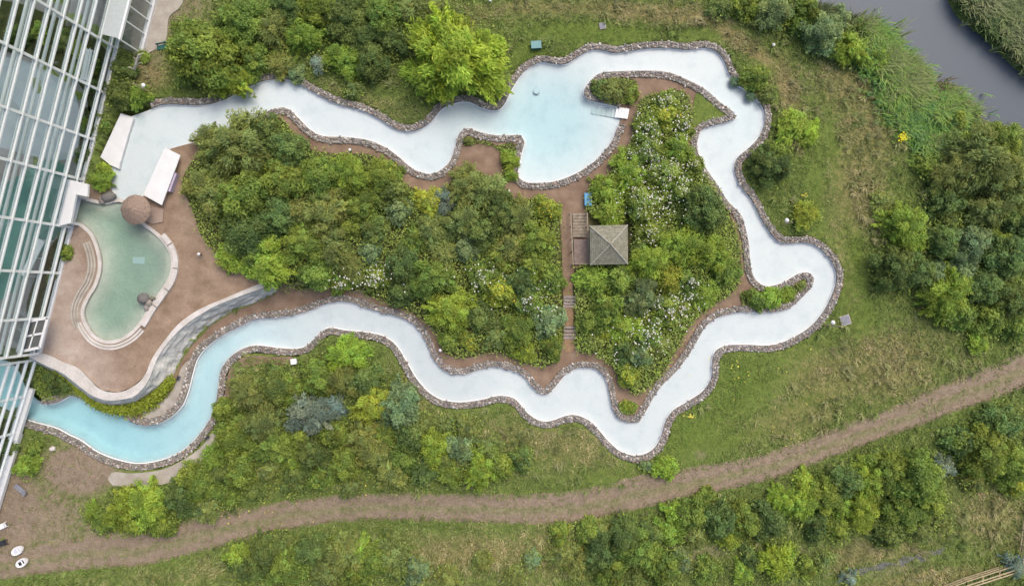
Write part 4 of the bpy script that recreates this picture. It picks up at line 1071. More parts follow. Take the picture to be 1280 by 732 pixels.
STY = {  # code: (mesh kind, colour, look, tree name, shrub name)
 'L': ('spray', (.34, .47, .065), 'lime green feathery', 'feathery_tree', 'feathery_shrub'),
 'G': ('leaf', (.232, .325, .066), 'mid green leafy', 'leafy_tree', 'leafy_shrub'),
 'D': ('leaf', (.17, .245, .07), 'dark green dense', 'dense_tree', 'dense_shrub'),
 'O': ('spray', (.265, .32, .095), 'olive green wispy', 'wispy_tree', 'wispy_shrub'),
 'B': ('needle', (.25, .33, .255), 'blue-grey', 'conifer', 'conifer'),
 'S': ('leaf', (.245, .335, .145), 'pale grey-green', 'silvery_tree', 'silvery_shrub'),
 'Y': ('spray', (.37, .44, .070), 'yellow-green', 'yellow_green_tree', 'yellow_green_shrub'),
 'V': ('spray', (.315, .43, .070), 'bright green leafy', 'bright_leafy_tree', 'bright_leafy_shrub'),
 'W': ('leaf', (.25, .345, .07), 'white-flowering', 'flowering_shrub', 'flowering_shrub'),
 'F': ('leaf', (.29, .37, .062), 'yellow-flowering', 'flowering_shrub', 'flowering_shrub'),
}
PLANTS = """
# north bank, from glasshouse to the basin
255 70 50 G tree beside the pale entrance path and teal bench
303 28 36 G at the top edge beside the entrance path tree
338 36 28 O between two leafy trees on the north bank, above the first bulge
378 44 27 V above the slender blue-grey conifer on the north bank
288 97 27 V overhanging the north wall just past the pale entrance path
318 72 24 G in the north bank row directly above the first channel bulge
347 80 20 O at the north wall between the first bulge and bright tree
430 74 27 V beside the slender blue-grey conifer, toward the basin
398 79 14 B slender small one on the north bank above the upper channel
430 20 34 D at the top edge, above the north bank conifer
478 18 31 G at the top edge, between dark trees and the big lime tree
466 76 27 D in the shaded gap facing the big lime tree
455 46 26 D under the top edge row, north bank
510 12 24 O brownish, at the top edge above the big lime tree
395 10 28 G at the top edge behind the open-crowned bright tree
360 8 26 D at the top edge, north bank, toward the entrance path
235 42 22 G on the edge of the pale entrance path
490 50 22 D half under the big lime tree's glasshouse side
566 68 64 L biggest one, broad crown over the bank above the upper channel
610 60 28 L smaller one joined to the big lime tree, toward the meadow
548 36 26 L topmost lobe beside the big lime tree
524 92 24 L low lobe on the glasshouse side of the big lime tree
622 100 16 O at the wall just before the wide basin
545 8 20 O at the top edge above the big lime tree's crown
440 112 14 O low tuft on the bank wall below the bright north tree
370 92 13 S low one at the north wall above the first bulge
# strip between glasshouse and flume
153 84 17 D beside the bare dead branch at the glasshouse
150 118 20 D purplish, in the strip between glasshouse and flume slab
172 120 17 V at the upper corner of the flume start
178 70 9 V low one by the bare branch and entrance path
126 226 15 V squeezed between portal roof and flume slab
131 212 11 V behind the portal shrub, nearer the flume slab
130 158 8 G narrow one along the glasshouse foot above the slab
# western thicket, upper side
264 178 27 O leaning over the flume start's inner wall
293 180 46 O broad, nearest the flume cover in the thicket
332 166 26 D at the first inner bend of the upper channel
358 186 30 D on the thicket rim beside the gravel and upper channel
262 238 34 O on the thicket rim facing the flume cover
302 248 42 G in the thicket above the lime tree by the rock wall
308 292 38 D in the thicket facing the patio lamp
350 226 36 G in the thicket, one row in from the upper channel gravel
330 328 34 V at the tip of the grey rock wall
288 322 22 V at the patio corner of the thicket, by the rock wall
400 222 32 G on the thicket rim below the low gravel lamp
440 218 30 V on the thicket rim below the upper channel's straight
478 220 26 G on the rim just before the channel's deepest bend
492 240 24 D at the rim below the deepest upper bend
405 264 34 O in the middle of the thicket, patio half
452 258 26 G in the thicket between olive and silvery ones
378 304 30 G in the lower thicket above the rock wall end
416 308 28 O in the lower thicket, upper neighbour of the white flowers
497 262 21 S rounded, in the centre of the thicket
466 288 23 D in the centre of the thicket beside the silvery one
462 314 18 S small one low in the thicket centre
534 252 22 Y bright upright one in the thicket centre
538 288 25 O yellowish, below the bright upright one
556 252 20 B small smoky one in the thicket below the deep bend
582 232 28 O on the rim where gravel widens under the basin spit
608 236 24 O on the rim nearest the basin spit
578 276 27 O greyish, in the garden half of the thicket
626 262 26 D on the rim under the gravel junction
602 292 24 D in the garden half of the thicket
646 272 26 O one row in from the straight path junction
683 262 19 F at the gravel junction, corner of the thicket
670 300 26 G on the straight path opposite the timber deck
640 308 25 O yellowish one inside the thicket toward the deck
502 330 27 D in the lower thicket, below the silvery rounded one
470 346 20 W among the lower thicket above the lower channel crest
424 354 17 W small one at the thicket edge above the lower channel crest
396 342 24 G at the lower thicket edge above the crest gravel
440 334 20 O low in the thicket between two white-flowering ones
540 348 29 G with drooping leaves in the lower thicket
562 388 32 V round bubbly crown at the lower thicket edge above the channel bend
602 346 22 W in the lower thicket toward the straight path
626 366 24 F dotted one deep in the lower thicket
502 366 22 D on the lower thicket edge, past the channel crest
602 398 22 D behind the round bubbly tree
652 354 25 D near the straight path's upper steps
690 350 19 G along the straight path just above its upper steps
684 402 23 S beside the straight path between its two flights
646 414 27 G at the thicket corner by the lower flight
690 432 17 G at the foot of the straight path
622 418 20 O low one on the thicket edge above the lower channel
585 428 13 F small one on the lower thicket edge
560 426 15 G small one just above the lower bend wall
656 440 16 V at the corner point of gravel below the thicket
668 330 22 G beside the straight path, level with the gazebo roof
660 378 22 W beside the upper flight of path steps
622 330 22 G in the garden half of the thicket, level with gazebo
520 300 20 G between silvery and yellowish ones in the centre
350 270 30 D in the shadowed middle of the patio half
372 262 24 O in the patio half between dark and olive crowns
555 318 22 O dusty one in the lower middle of the thicket
583 312 20 S set in the garden half of the thicket
438 286 18 G in the thicket centre toward the patio
# spits
637 198 14 V upright one on the basin spit
640 219 9 V small one at the foot of the basin spit
585 176 7 O on the tip of the basin spit's wall
768 112 20 O grassy clump on the peninsula by the white steps
750 110 13 D grassy clump at the blunt end of the peninsula
788 118 12 G grassy clump nearest the white steps on the peninsula
965 372 17 V on the tongue of land in the far bend
946 374 14 G at the root of the tongue in the far bend
986 367 11 V at the middle of the tongue in the far bend
1003 356 7 O tip of the tongue in the far bend
784 509 9 V on the pointed gravel tip above the lowest bend
# eastern garden
835 126 18 W topmost in the gazebo garden
832 147 22 F golden one at the top of the gazebo garden
812 160 22 W on the basin side of the golden flowers
855 160 15 W by the grass wedge at the garden top
810 190 26 W in the garden just below the golden flowers
846 186 24 V in the garden between white drifts, channel side
788 214 28 V in the garden toward the basin's curved edge
758 238 22 V beside the blue lidded box
764 264 23 V between blue box and gazebo roof
802 252 28 W large drift above the gazebo roof
832 216 26 W drift in the upper middle of the garden
852 238 22 W drift beside the dark round shrub
880 262 35 D round one in the garden against the inner channel wall
812 290 20 W just off the gazebo roof's upper corner
815 326 30 V beside the gazebo roof's far side
850 306 32 V in the garden below the dark round shrub
890 318 29 V against the inner wall where the channel runs straight
906 342 20 G at the garden edge by the channel tongue
836 348 24 Y in the garden beyond the gazebo
862 356 21 W low in the garden toward the tongue
742 350 24 V below the timber deck
776 350 24 G below the gazebo roof
760 386 25 G beside the straight path between its flights, garden side
802 372 27 S in the garden below the gazebo's far corner
738 402 20 G beside the lower flight, garden side
780 410 23 V star-shaped pale one in the lower garden
832 392 24 W in the lower garden beside inner wall gravel
812 420 20 W in the lower garden above the pointed tip
850 384 16 W close to the inner channel wall, lower garden
780 440 18 D in the lower garden near the lower bend
800 446 18 S in the lower garden point
828 432 16 O at the edge of inner wall gravel, lower garden
786 470 17 F on the last point of the lower garden
882 368 20 V at the lower garden edge facing the tongue
870 285 18 G tucked below the dark round shrub
740 428 13 O low one at the foot of the straight path, garden side
755 415 14 Y small one by the lower flight, garden side
800 310 14 D in shade against the gazebo roof
868 205 15 W small one where gravel narrows at the inner wall
# south bank
434 442 28 L leaning on the outer wall at the lower channel's crest
398 472 28 G on the south bank above the big blue-grey conifer
430 476 25 O in the south bank centre beside the yellow column
345 482 27 D at the white cabinet on the south bank
310 492 28 O along the south bank gravel by the blue reach
362 486 22 G between white cabinet and the big conifer
458 478 24 D in the south bank beside the crest lime tree
468 506 29 Y tall one next to the big blue-grey conifer
456 546 26 O below the yellow-green tall one
500 510 34 S broad one with grey leaf tips on the south bank
386 520 33 B big one with spreading boughs on the south bank
416 512 21 B smaller one touching the big south bank conifer
326 532 30 O on the south bank, glasshouse side of the big conifer
294 546 29 G on the south bank at the elbow of the blue reach
342 560 31 G on the south bank behind the glasshouse-side olive
302 590 29 G at the track, below the elbow of the blue reach
254 606 26 G between concrete path and track
222 622 26 D in the middle of the hedge below the concrete path
182 634 34 V bright one at the end of the hedge below the concrete path
150 638 25 V next to the trodden corner ground
204 656 20 G on the track side of the bright hedge end
130 652 17 G low, last toward the trodden corner
255 638 20 O on the track side of the hedge middle
390 568 27 D below the big conifer
430 582 26 G above the track below the olive pair
470 570 27 O brownish, in the south bank row nearest the track
490 592 24 O at the track edge, south bank row
542 560 26 V in the gap of the south bank meadow
530 590 20 D at the track edge, small
575 560 22 S by the south bank meadow's grey clump
602 588 27 V at the track end of the south bank
622 580 22 G behind the last bright one of the south bank
652 574 16 D last dark one before the open grass
585 536 17 O on the open grass above the south bank row
366 600 20 D at the track edge between leafy ones
320 612 17 D low, at the track edge under the leafy row
556 530 13 O lone tuft on the grass outside the lower bend
278 512 17 G against the gravel of the blue reach
560 592 18 G in the row along the track before the bright end
375 545 20 G tucked under the big conifer's glasshouse side
515 545 24 D between silvery broad one and the track
420 545 22 G tucked under the smaller conifer
268 575 22 V at the end of the concrete path
404 596 20 G at the track edge below the olive brown row
440 606 17 O low, at the track edge in the middle of the south bank
368 578 18 V small one behind the track edge dark one
505 572 22 G in the south bank row between brown and dark ones
555 575 17 D in the south bank row behind the small edge ones
410 590 15 D squeezed in the row along the track
284 618 16 G at the track edge near the hedge end
330 588 20 O in the leafy row above the track bend
612 560 18 O on the meadow side of the last bright south bank one
240 626 16 V in the hedge on the track side, small
480 540 17 G between the two yellowish south bank ones
530 530 15 O on the grass just outside the lower bend
236 598 21 G touching the concrete path, in the hedge
166 654 17 G low on the track side of the hedge's bright end
116 640 14 V last low one of the hedge toward the garden chairs
276 588 20 D between the concrete path's end and the leafy elbow tree
# glasshouse corner and ivy court
32 582 17 V palm-like one in the corner below the river mouth
40 560 11 G by the pale boulder at the river mouth wall
74 482 15 D in the court between ivy and glasshouse
62 470 10 D against the glasshouse end of the ivy
# lawn outside the far bends
992 158 24 V on the lawn outside the upper far bend
963 207 27 D against the wall outside the upper far bend
1008 268 19 Y round one on the lawn above the far bend's timber pole
945 98 18 G weedy one at the wall near the top far corner
972 190 18 G between dark and bright ones outside the upper far bend
1012 165 17 L on the meadow side of the outer bend shrubs
960 118 13 O weedy tuft outside the top far corner
832 586 18 L on the track edge below the lowest bend
808 582 9 S at the foot of the lowest bend wall
# river bank bushes
1030 40 30 S large, on the near river bank at the top
1008 18 25 G on the top bank short of the river
968 12 27 S set at the top edge, meadow side of the river
1062 60 25 V on the near bank where the river bends
1050 24 17 S small one overhanging the river at the top
932 8 21 G at the top edge above the dry grass
902 6 18 O at the top edge, first of the bank bushes
1100 72 20 V overhanging the river bend
1075 36 16 G leaning over the river
1195 150 18 G at the water where the river leaves the picture edge
1165 128 14 O on the muddy bank corner
# east wood
1135 282 34 V star-crowned one at the edge of the east wood
1232 200 46 O largest one in the upper east wood
1190 216 30 O at the upper edge of the east wood
1266 232 33 O against the picture edge, upper east wood
1242 262 29 O below the largest olive one
1182 252 23 D in the hollow of the upper east wood
1118 332 30 D at the meadow edge below the star-crowned tree
1150 342 27 D second from the meadow edge below the star-crowned tree
1182 300 26 D beside the star-crowned tree, wood side
1216 304 28 S bluish, in the middle of the east wood
1226 298 13 Y small bright one in the middle of the east wood
1260 322 33 D deep in the east wood
1184 370 34 V big pale one at the lower edge of the east wood
1168 342 19 S between dark pair and big pale tree
1232 358 29 D in the lower east wood behind the big pale tree
1266 378 27 D at the picture edge, lower east wood
1240 400 23 G on the last slope of the east wood above the track
1224 428 16 V low round one nearest the track, east wood
1204 396 21 G under the big pale tree
1270 410 20 G at the picture edge just above the track
1256 178 27 G at the top of the east wood near the water
1202 178 20 G at the top of the east wood beside the reeds
1274 285 25 D at the picture edge, middle of the east wood
1160 206 17 G outlier on the meadow above the star-crowned tree
1100 250 13 O scrubby tuft in the dry meadow
1205 340 20 S set in the heart of the east wood
1185 275 16 D shaded one above the star-crowned tree's wood side
1250 300 20 G in the east wood above the deep dark one
# below the track, far side
1150 600 36 G largest of the far row below the track
1110 588 29 G second of the far row, against the track
1088 602 27 V pale crown in the far row below the track
1060 602 27 D in the far row where the track bends
1032 620 27 G in the far row by the shaded gap
1078 640 26 V pale one on the ditch side of the far row
1130 642 29 G on the ditch side under the largest of the far row
1164 628 23 G at the clearing end of the far row
1178 584 17 B smoky small one beside the clearing below the track
1000 630 26 V pale one before the shaded gap of the far row
1112 666 23 D low over the ditch bank
1150 662 19 O on the ditch bank by the clearing
974 624 18 L small one on the track edge, far row start
962 652 25 D bluish, mid row below the track
932 652 27 G mid row below the track, beside bluish dark one
900 652 27 D mid row below the bend of the track
866 642 25 G mid row against the track's lower edge
846 642 18 L upright one at the track's lower edge
838 666 20 V below the upright lime one
1232 560 37 G big one beyond the clearing, against the track
1266 582 30 G at the picture edge beyond the clearing
1200 552 23 D between clearing and track
1252 530 29 D at the picture edge against the track
1270 606 18 F at the picture edge of the clearing
1218 602 17 O at the head of the clearing
970 704 25 L tall one at the bottom edge
986 690 14 L topmost spire beside the tall bottom-edge one
780 672 27 D in the clump below the track's middle
750 692 29 D lower in the clump below the track's middle
802 690 29 G in the clump beside two dark ones, ditch side
828 710 25 G at the bottom edge, ditch side of the clump
766 716 25 G at the bottom edge under the two dark ones
720 702 23 O at the bottom edge, meadow end of the clump
792 722 22 D at the bottom edge between two leafy ones
736 664 19 G first of the clump under the track
850 702 16 S beside the ditch mouth
700 694 19 O wispy outlier between dry grass and clump
1010 712 15 G at the bottom edge by the ditch
930 716 16 V at the bottom edge before the tall lime one
1062 722 12 B low one at the bottom edge in the ditch
1268 705 16 B at the meeting corner of the two rail fences
1020 655 20 D in the shaded gap of the far row
1050 660 18 G low over the ditch, far row
880 620 14 G small one at the track's lower edge, mid row
1005 600 15 V small one at the track edge, far row
# below the track, near side
332 690 26 D at the near end below the track
352 712 26 G at the bottom edge, near end below the track
392 690 26 D against the track's lower edge near its bend
432 692 28 O beside the near dark pair below the track
470 700 26 G in the near clump below the track
490 692 24 O last of the near clump before dry grass
410 716 25 O at the bottom edge of the near clump
310 712 21 D first at the bottom edge below the track
450 722 23 G at the bottom edge, middle of the near clump
560 722 17 O scrubby, at the bottom edge in dry grass
602 702 14 O lone tuft in dry grass below the track
642 722 15 O lone one at the bottom edge in dry grass
665 700 13 S low tuft in dry grass toward the clump
520 715 18 S set between near clump and dry grass
370 708 20 G in the near clump behind its dark front one
296 694 17 V leading the near clump below the track
452 692 20 V bright one in the middle of the near clump
416 688 15 G at the track edge in the near clump
350 676 15 O at the track edge, start of the near clump
500 714 17 D at the bottom edge, end of the near clump
815 668 19 D in the clump under the upright lime ones
870 668 18 O on the ditch bank below the mid row
912 672 17 V low on the ditch bank below the mid row
700 668 15 G small one under the track before the clump
755 660 17 O against the track's lower edge above the clump
1052 632 18 V in the middle of the far row
1180 655 12 O at the end of the ditch by the clearing
940 700 17 D at the bottom edge beside the tall lime one
885 714 18 G at the bottom edge beyond the ditch mouth
1030 700 13 O scrubby, on the ditch floor
# indoors
20 45 16 D indoors behind the top of the glass front
48 40 13 G indoors, second behind the glass top
78 52 15 D indoors under the upper glass panes
96 62 12 V indoors near the footbridge
112 80 12 G indoors beside the footbridge, pool side
120 108 11 D indoors at the foot of the upper glass
98 88 11 V indoors beside the footbridge, hall side
106 158 11 G indoors behind the glass level with the flume slab
102 192 10 D indoors behind the glass above the portal
80 315 11 G indoors behind the glass level with the seating steps
66 345 11 G indoors behind the glass toward the lobby
50 385 12 D indoors beside the dark lobby roof
38 470 10 D indoors at the river mouth
20 520 11 G indoors on the lower side of the river mouth
12 560 12 D indoors behind the lowest glass panes
"""
plant_n = {}
LABELS = set()
prng = random.Random(11)
def tree(px, py, r, code, where):
    kind, colr, look, tn, sn = STY[code]
    big = r >= 24
    zb = float(T(px, py))
    inside = where.startswith('indoors')
    hfac = 1.25 if r >= 40 else (1.15 if big else 1.05)
    if where.startswith(('leaning on', 'in the meadow')): hfac = 1.0
    R = r / 10 * (H - zb - r / 10 * .6) / H * 1.10
    zc = zb + .55 * R * hfac
    x, y = W(px, py, zc)
    size = 's' if R < 1.55 else ('m' if R < 2.75 else 'l')
    i = prng.randrange(3) if code not in ('B',) else prng.randrange(2)
    cme, tme, top = variant(kind, size, i)
    e = empty(tn if big else sn, (float(x), float(y), zb - .05), prng.uniform(0, 6.28))
    sx = R * prng.uniform(.95, 1.06); e.scale = (sx, R * R / sx, R * hfac * prng.uniform(.92, 1.08))
    noun = 'conifer' if code == 'B' else ('tree' if big and code not in 'WF' else 'shrub')
    if code == 'S' and not big: noun = 'bush'
    lab = f"{look} {noun}, {where}" if not where.startswith(('in ', 'at ', 'on ', 'beside', 'between', 'above', 'below', 'behind', 'over', 'under', 'against', 'along', 'near', 'next', 'tucked', 'half', 'inside', 'just', 'by ', 'close', 'deep', 'indoors', 'leaning', 'squeezed', 'with ')) else f"{look} {noun} {where}"
    assert lab not in LABELS, lab
    nw = len(lab.replace('-', ' ').split())
    if nw > 16: print("LONG", nw, lab)
    LABELS.add(lab)
    tag(e, lab, noun, ZONE)
    v = prng.uniform(.86, 1.14); hv = prng.uniform(-.08, .08)
    c = link("crown", cme, None, e); c.color = (colr[0] * v * (1 + hv), colr[1] * v, colr[2] * v * (1 - hv), 1)
    t = link("trunk", tme, None, e)
    if code in 'WF':
        link("blossoms", blossoms(kind, size, i, 'w' if code == 'W' else 'y'), None, c)
    return e
ZONE = None
ZN = {'north bank': 'trees of the north bank', 'strip between': 'shrubs at the glasshouse foot', 'western thicket': 'trees and shrubs of the thicket', 'spits': 'plants on the spits', 'eastern garden': 'shrubs of the gazebo garden', 'south bank': 'trees of the south bank', 'glasshouse corner': 'shrubs in the court', 'lawn outside': 'shrubs outside the far bends', 'river bank': 'bushes on the river bank', 'east wood': 'trees of the east wood', 'below the track, far': 'trees below the track', 'below the track, near': 'trees below the track near end', 'indoors': 'plants inside the glasshouse'}
spots_veg = []
for ln in PLANTS.strip().split("\n"):
    if ln.startswith('#'):
        ZONE = next(v for k, v in ZN.items() if ln[2:].startswith(k)); continue
    a = ln.split(' ', 4)
    tree(float(a[0]), float(a[1]), float(a[2]), a[3], a[4])
    spots_veg.append((float(a[0]), float(a[1]), float(a[2])))

# bare dead branch beside the glasshouse
e = empty("dead_tree", W3(166, 92, 0)); tag(e, "bare pale dead tree leaning beside the glasshouse foot", "tree")
mb = MB(); rng = np.random.default_rng(2)
p0 = W3(166, 93, 0); p1 = W3(170, 80, 2.2); p2 = W3(173, 68, 3.4)
mb.tube([p0, p1, p2], [.22, .16, .06], 8)
for a, b, c in ((.35, (177, 78), 2.6), (.55, (176, 71), 3.0), (.65, (167, 72), 3.2), (.8, (179, 66), 3.5), (.2, (160, 84), 1.8)):
    s = p0.lerp(p2, a); q = W3(*b, c); mb.tube([s, s.lerp(q, .5) + Vector((.05, .1, .1)), q], [.13, .09, .04], 6)
par_to(mb.build("limb", M['deadwood']), e)

# ivy along the foot of the retaining wall: one long hanging mass
rng = np.random.default_rng(6)
ivp = rs([(62,458),(80,470),(98,486),(116,502),(134,509),(158,511),(180,504),(200,490),(212,474)], 1.0)
n = 11000; k = rng.integers(len(ivp), size=n); wd = np.interp(k / len(ivp), [0, .2, .45, .7, 1], [4, 6, 7, 14, 9])
q = ivp[k] + rng.normal(0, .40, (n, 2)) * wd[:, None]
zz = -2.5 + rng.uniform(.2, 1.5, n) * np.exp(-((np.hypot(*(q - ivp[k]).T) / wd) ** 2)) + (fbm(q[:, 0] * .12, q[:, 1] * .12, 40) - .5) * .9
xx, yy = W(q[:, 0], q[:, 1], zz)
v, f = leaf_quads(np.stack([xx, yy, zz], 1), unit(np.array([0, 0, 1.]) + rng.normal(0, .5, (n, 3))), unit(rng.normal(size=(n, 3))), rng.uniform(.16, .34, n), rng.uniform(.12, .22, n))
tt = rng.uniform(.6, 1.3, n) * (.7 + .6 * fbm(q[:, 0] * .15, q[:, 1] * .15, 41)); c = np.stack([.27 * tt, .33 * tt, .035 * tt], 1)
iv = link("ivy", mesh_np("ivy", v, f, None, np.repeat(c, 4, 0)), M['blade']); tag(iv, "bright lime green ivy hanging along the foot of the curved retaining wall", "ivy")
# fern over the channel at the top far corner
def fern(px, py, lab):
    rng = np.random.default_rng(int(px)); n = 160; ang = rng.uniform(0, 6.28, n); L = rng.uniform(.3, 1.0, n)
    c = np.array(W3(px, py, 0)); p = np.stack([np.cos(ang) * L * .6, np.sin(ang) * L * .6, .55 - .4 * L ** 2], 1)
    v, f = leaf_quads(p, unit(np.array([0, 0, 1.]) + rng.normal(0, .3, (n, 3))), unit(np.stack([np.cos(ang), np.sin(ang), -.3 * np.ones(n)], 1)), np.full(n, .5), np.full(n, .10))
    cc = np.array((.12, .20, .11)) * rng.uniform(.7, 1.2, (n, 1))
    o = link("fern", mesh_np("fern", v, f, None, np.repeat(cc, 4, 0)), M['blade']); o.location = c; tag(o, lab, "fern")
fern(937, 121, "feathery fern growing in the channel at the top far corner")
fern(918, 103, "small fern hanging over the wall above the one growing in the channel")

# ------------------------------------------------------------------ grass, reeds, ground cover: stuff
def blades(name, px, py, hgt, wid, col, lean, seed, kind="stuff", nb=4, zf=T, z0=0.0, dirbias=None):
    rng = np.random.default_rng(seed); n = len(px)
    zb = zf(px, py) + z0; x, y = W(px, py, zb)
    x = np.repeat(x, nb) + rng.normal(0, .10, n * nb); y = np.repeat(y, nb) + rng.normal(0, .10, n * nb); zb = np.repeat(zb, nb)
    h = np.repeat(hgt, nb) * rng.uniform(.6, 1.25, n * nb); w = np.repeat(wid, nb)
    a = rng.uniform(0, math.tau, n * nb)
    if dirbias is not None: a = np.repeat(dirbias, nb) + rng.normal(0, .55, n * nb)
    ln = h * lean * rng.uniform(.5, 1.4, n * nb)
    b = a + math.pi / 2
    base1 = np.stack([x + np.cos(b) * w, y + np.sin(b) * w, zb - .05], 1); base2 = np.stack([x - np.cos(b) * w, y - np.sin(b) * w, zb - .05], 1)
    mid1 = np.stack([x + np.cos(a) * ln * .45 + np.cos(b) * w * .8, y + np.sin(a) * ln * .45 + np.sin(b) * w * .8, zb + h * .7], 1)
    mid2 = np.stack([x + np.cos(a) * ln * .45 - np.cos(b) * w * .8, y + np.sin(a) * ln * .45 - np.sin(b) * w * .8, zb + h * .7], 1)
    tip = np.stack([x + np.cos(a) * ln, y + np.sin(a) * ln, zb + h * .85], 1)
    N = n * nb; v = np.stack([base1, base2, mid2, mid1, tip], 1).reshape(-1, 3); o = np.arange(N) * 5
    q = np.stack([o, o + 1, o + 2, o + 3], 1); t = np.stack([o + 3, o + 2, o + 4], 1)
    c = np.repeat(np.repeat(col, nb, 0) * rng.uniform(.75, 1.25, (N, 1)), 5, 0)
    ob = link(name, mesh_np(name, v, q, t, c), M['blade']); tag(ob, kind=kind); return ob
rng = np.random.default_rng(77)
def grass_ok(px, py, isl=True):
    ok = ~lut(r_wall, px, py) & ~lut(r_river, px, py) & ~lut(r_pool, px, py) & ~lut(r_isl, px, py)
    ok &= ~((px < 146 - (py - 62) * .25) & (py < 446)) & ~((px < 37) & (py >= 440) & (py < 600))
    ok &= ~pip(px, py, [(172,-140),(240,-140),(240,-40),(228,6),(212,22),(208,52),(196,62),(166,64)])
    ok &= ~pip(px, py, [(138,588),(200,586),(252,556),(268,538),(274,552),(234,594),(202,607),(138,608)])
    ok &= ~((px < 230) & (py > 438) & (py < 530)) 
    return ok
n = 150000
px = rng.uniform(-40, 1330, n); py = rng.uniform(-40, 780, n)
mk = masks(px, py)
tdist = lut(r_track, px, py)
keep = grass_ok(px, py) & (rng.random(n) > np.clip(mk[:, 2] * 1.15, 0, .96))
centre = np.zeros(n, bool)
keep &= ~(tdist & (rng.random(n) < .93))
px, py, mk = px[keep], py[keep], mk[keep]; n = len(px)
patch = fbm(px * .035, py * .035, 50); patch2 = fbm(px * .11, py * .11, 53)
green = np.array((.178, .245, .064)); lushc = np.array((.185, .285, .06)); dryc = np.array((.37, .335, .165)); olive = np.array((.22, .232, .082))
wdry = np.clip(mk[:, 0] * 1.2 + (patch - .5) * 1.3 + (patch2 - .5) * 1.0, 0, 1) * (mk[:, 0] > .05) + np.clip((patch2 - .6) * 1.5, 0, .5) * (1 - mk[:, 1])
wl = np.clip(mk[:, 1] * 1.1 + (patch - .5), 0, 1)
c = green * (1 - wl[:, None]) + lushc * wl[:, None]
c = c * (1 - wdry[:, None]) + dryc * wdry[:, None]
sel = rng.random(n) < .12; c[sel] = olive
c *= (.74 + .66 * patch2)[:, None]
hg = np.where(mk[:, 1] > .45, .14, .34) * (.6 + .8 * patch)
blades("meadow_grass", px, py, hg, np.full(n, .035), c, .9, 5)
# tall tussocks in the rough meadow
n = 5200; tx_ = rng.uniform(-30, 1320, n); ty_ = rng.uniform(-30, 770, n); mk = masks(tx_, ty_)
k = grass_ok(tx_, ty_) & ~lut(r_track, tx_, ty_) & (mk[:, 1] < .42) & (mk[:, 2] < .3) & (fbm(tx_ * .025, ty_ * .025, 58) > .42)
tx_, ty_, mk = tx_[k], ty_[k], mk[k]; n = len(tx_); pt = fbm(tx_ * .05, ty_ * .05, 59)
wd = np.clip(mk[:, 0] * .9 + (pt - .5) * 1.6 + .12, 0, 1)[:, None]
c = np.array((.18, .25, .066)) * (1 - wd) + np.array((.36, .325, .165)) * wd
blades("tall_grass", tx_, ty_, .75 * rng.uniform(.6, 1.2, n), np.full(n, .045), c * rng.uniform(.75, 1.2, (n, 1)), 1.1, 57, nb=16, dirbias=(fbm(tx_ * .02, ty_ * .02, 56) * 9))
# undergrowth on the beds and under the trees
def litter(name, px, py, zmax, size, cols, seed, zf=T, z0=.08):
    rng = np.random.default_rng(seed); n = len(px); zb = zf(px, py) + z0 + rng.random(n) ** 1.2 * zmax * (.5 + fbm(px * .1, py * .1, seed))
    x, y = W(px, py, zb)
    v, f = leaf_quads(np.stack([x, y, zb], 1), unit(np.array([0, 0, 1.]) + rng.normal(0, .5, (n, 3))), unit(rng.normal(size=(n, 3))), size * rng.uniform(.6, 1.3, n), size * .6 * rng.uniform(.6, 1.2, n))
    cols = np.array(cols); k = np.clip((fbm(px * .07, py * .07, seed + 3) * len(cols) * 1.3 + rng.normal(0, .5, n) - .3).astype(int), 0, len(cols) - 1)
    c = cols[k] * rng.uniform(.65, 1.3, (n, 1))
    o = link(name, mesh_np(name, v, f, None, np.repeat(c, 4, 0)), M['blade']); tag(o, kind="stuff"); return o
UC = [(.15, .205, .052), (.21, .29, .06), (.275, .37, .068), (.19, .255, .062), (.30, .37, .078)]
def in_poly(P, n, seed):
    rng = np.random.default_rng(seed); P = np.array(P); lo, hi = P.min(0), P.max(0)
    q = rng.uniform(lo, hi, (n, 2)); q = q[pip(q[:, 0], q[:, 1], P)]; return q[:, 0], q[:, 1]
for nm, P, n_, sd in (("undergrowth", BED_WEST, 60000, 61), ("undergrowth", BED_EAST, 60000, 62)):
    a, b = in_poly(P, n_, sd); k = ~((a > 700) & (a < 792) & (b > 264) & (b < 334)) & ~((abs(a - 711) < 9) & (b > 330)); a, b = a[k], b[k]; g_ = np.random.default_rng(sd); litter(nm, a + g_.normal(0, 3, len(a)), b + g_.normal(0, 3, len(a)), 1.3, .30, UC, sd)
for P, sd in ((SPIT_N, 63), (SPIT_E, 64), (TIP_S, 65), (SPIT_W, 66)):
    a, b = in_poly(P, 1500, sd); litter("undergrowth", a, b, .4, .22, UC, sd)
a, b = in_poly([(40,450),(58,462),(80,475),(96,489),(112,502),(100,496),(87,493),(70,499),(54,501),(44,488)], 3200, 69); litter("undergrowth", a, b, .8, .24, UC, 69)
# weeds under the outer trees
rng = np.random.default_rng(90); A = []; B = []
for (x0, y0, r0) in spots_veg:
    k = int(r0 * 13); a = rng.uniform(0, 6.28, k); d_ = np.sqrt(rng.random(k)) * r0 * 1.15
    A.append(x0 + np.cos(a) * d_); B.append(y0 + np.sin(a) * d_)
A = np.concatenate(A); B = np.concatenate(B); k = grass_ok(A, B) & ~lut(r_track, A, B); litter("undergrowth", A[k], B[k], 1.2, .28, UC, 67)
# broad weeds scattered over the rough grass
n = 16000; a = rng.uniform(-40, 1330, n); b = rng.uniform(-40, 780, n); mk = masks(a, b)
k = grass_ok(a, b) & ~lut(r_track, a, b) & (mk[:, 2] < .3) & (fbm(a * .03, b * .03, 70) > .5) & (mk[:, 1] < .6)
litter("weeds", a[k], b[k], .35, .22, [(.11, .145, .035), (.17, .20, .05), (.24, .215, .09), (.16, .215, .045)], 68, z0=.12)
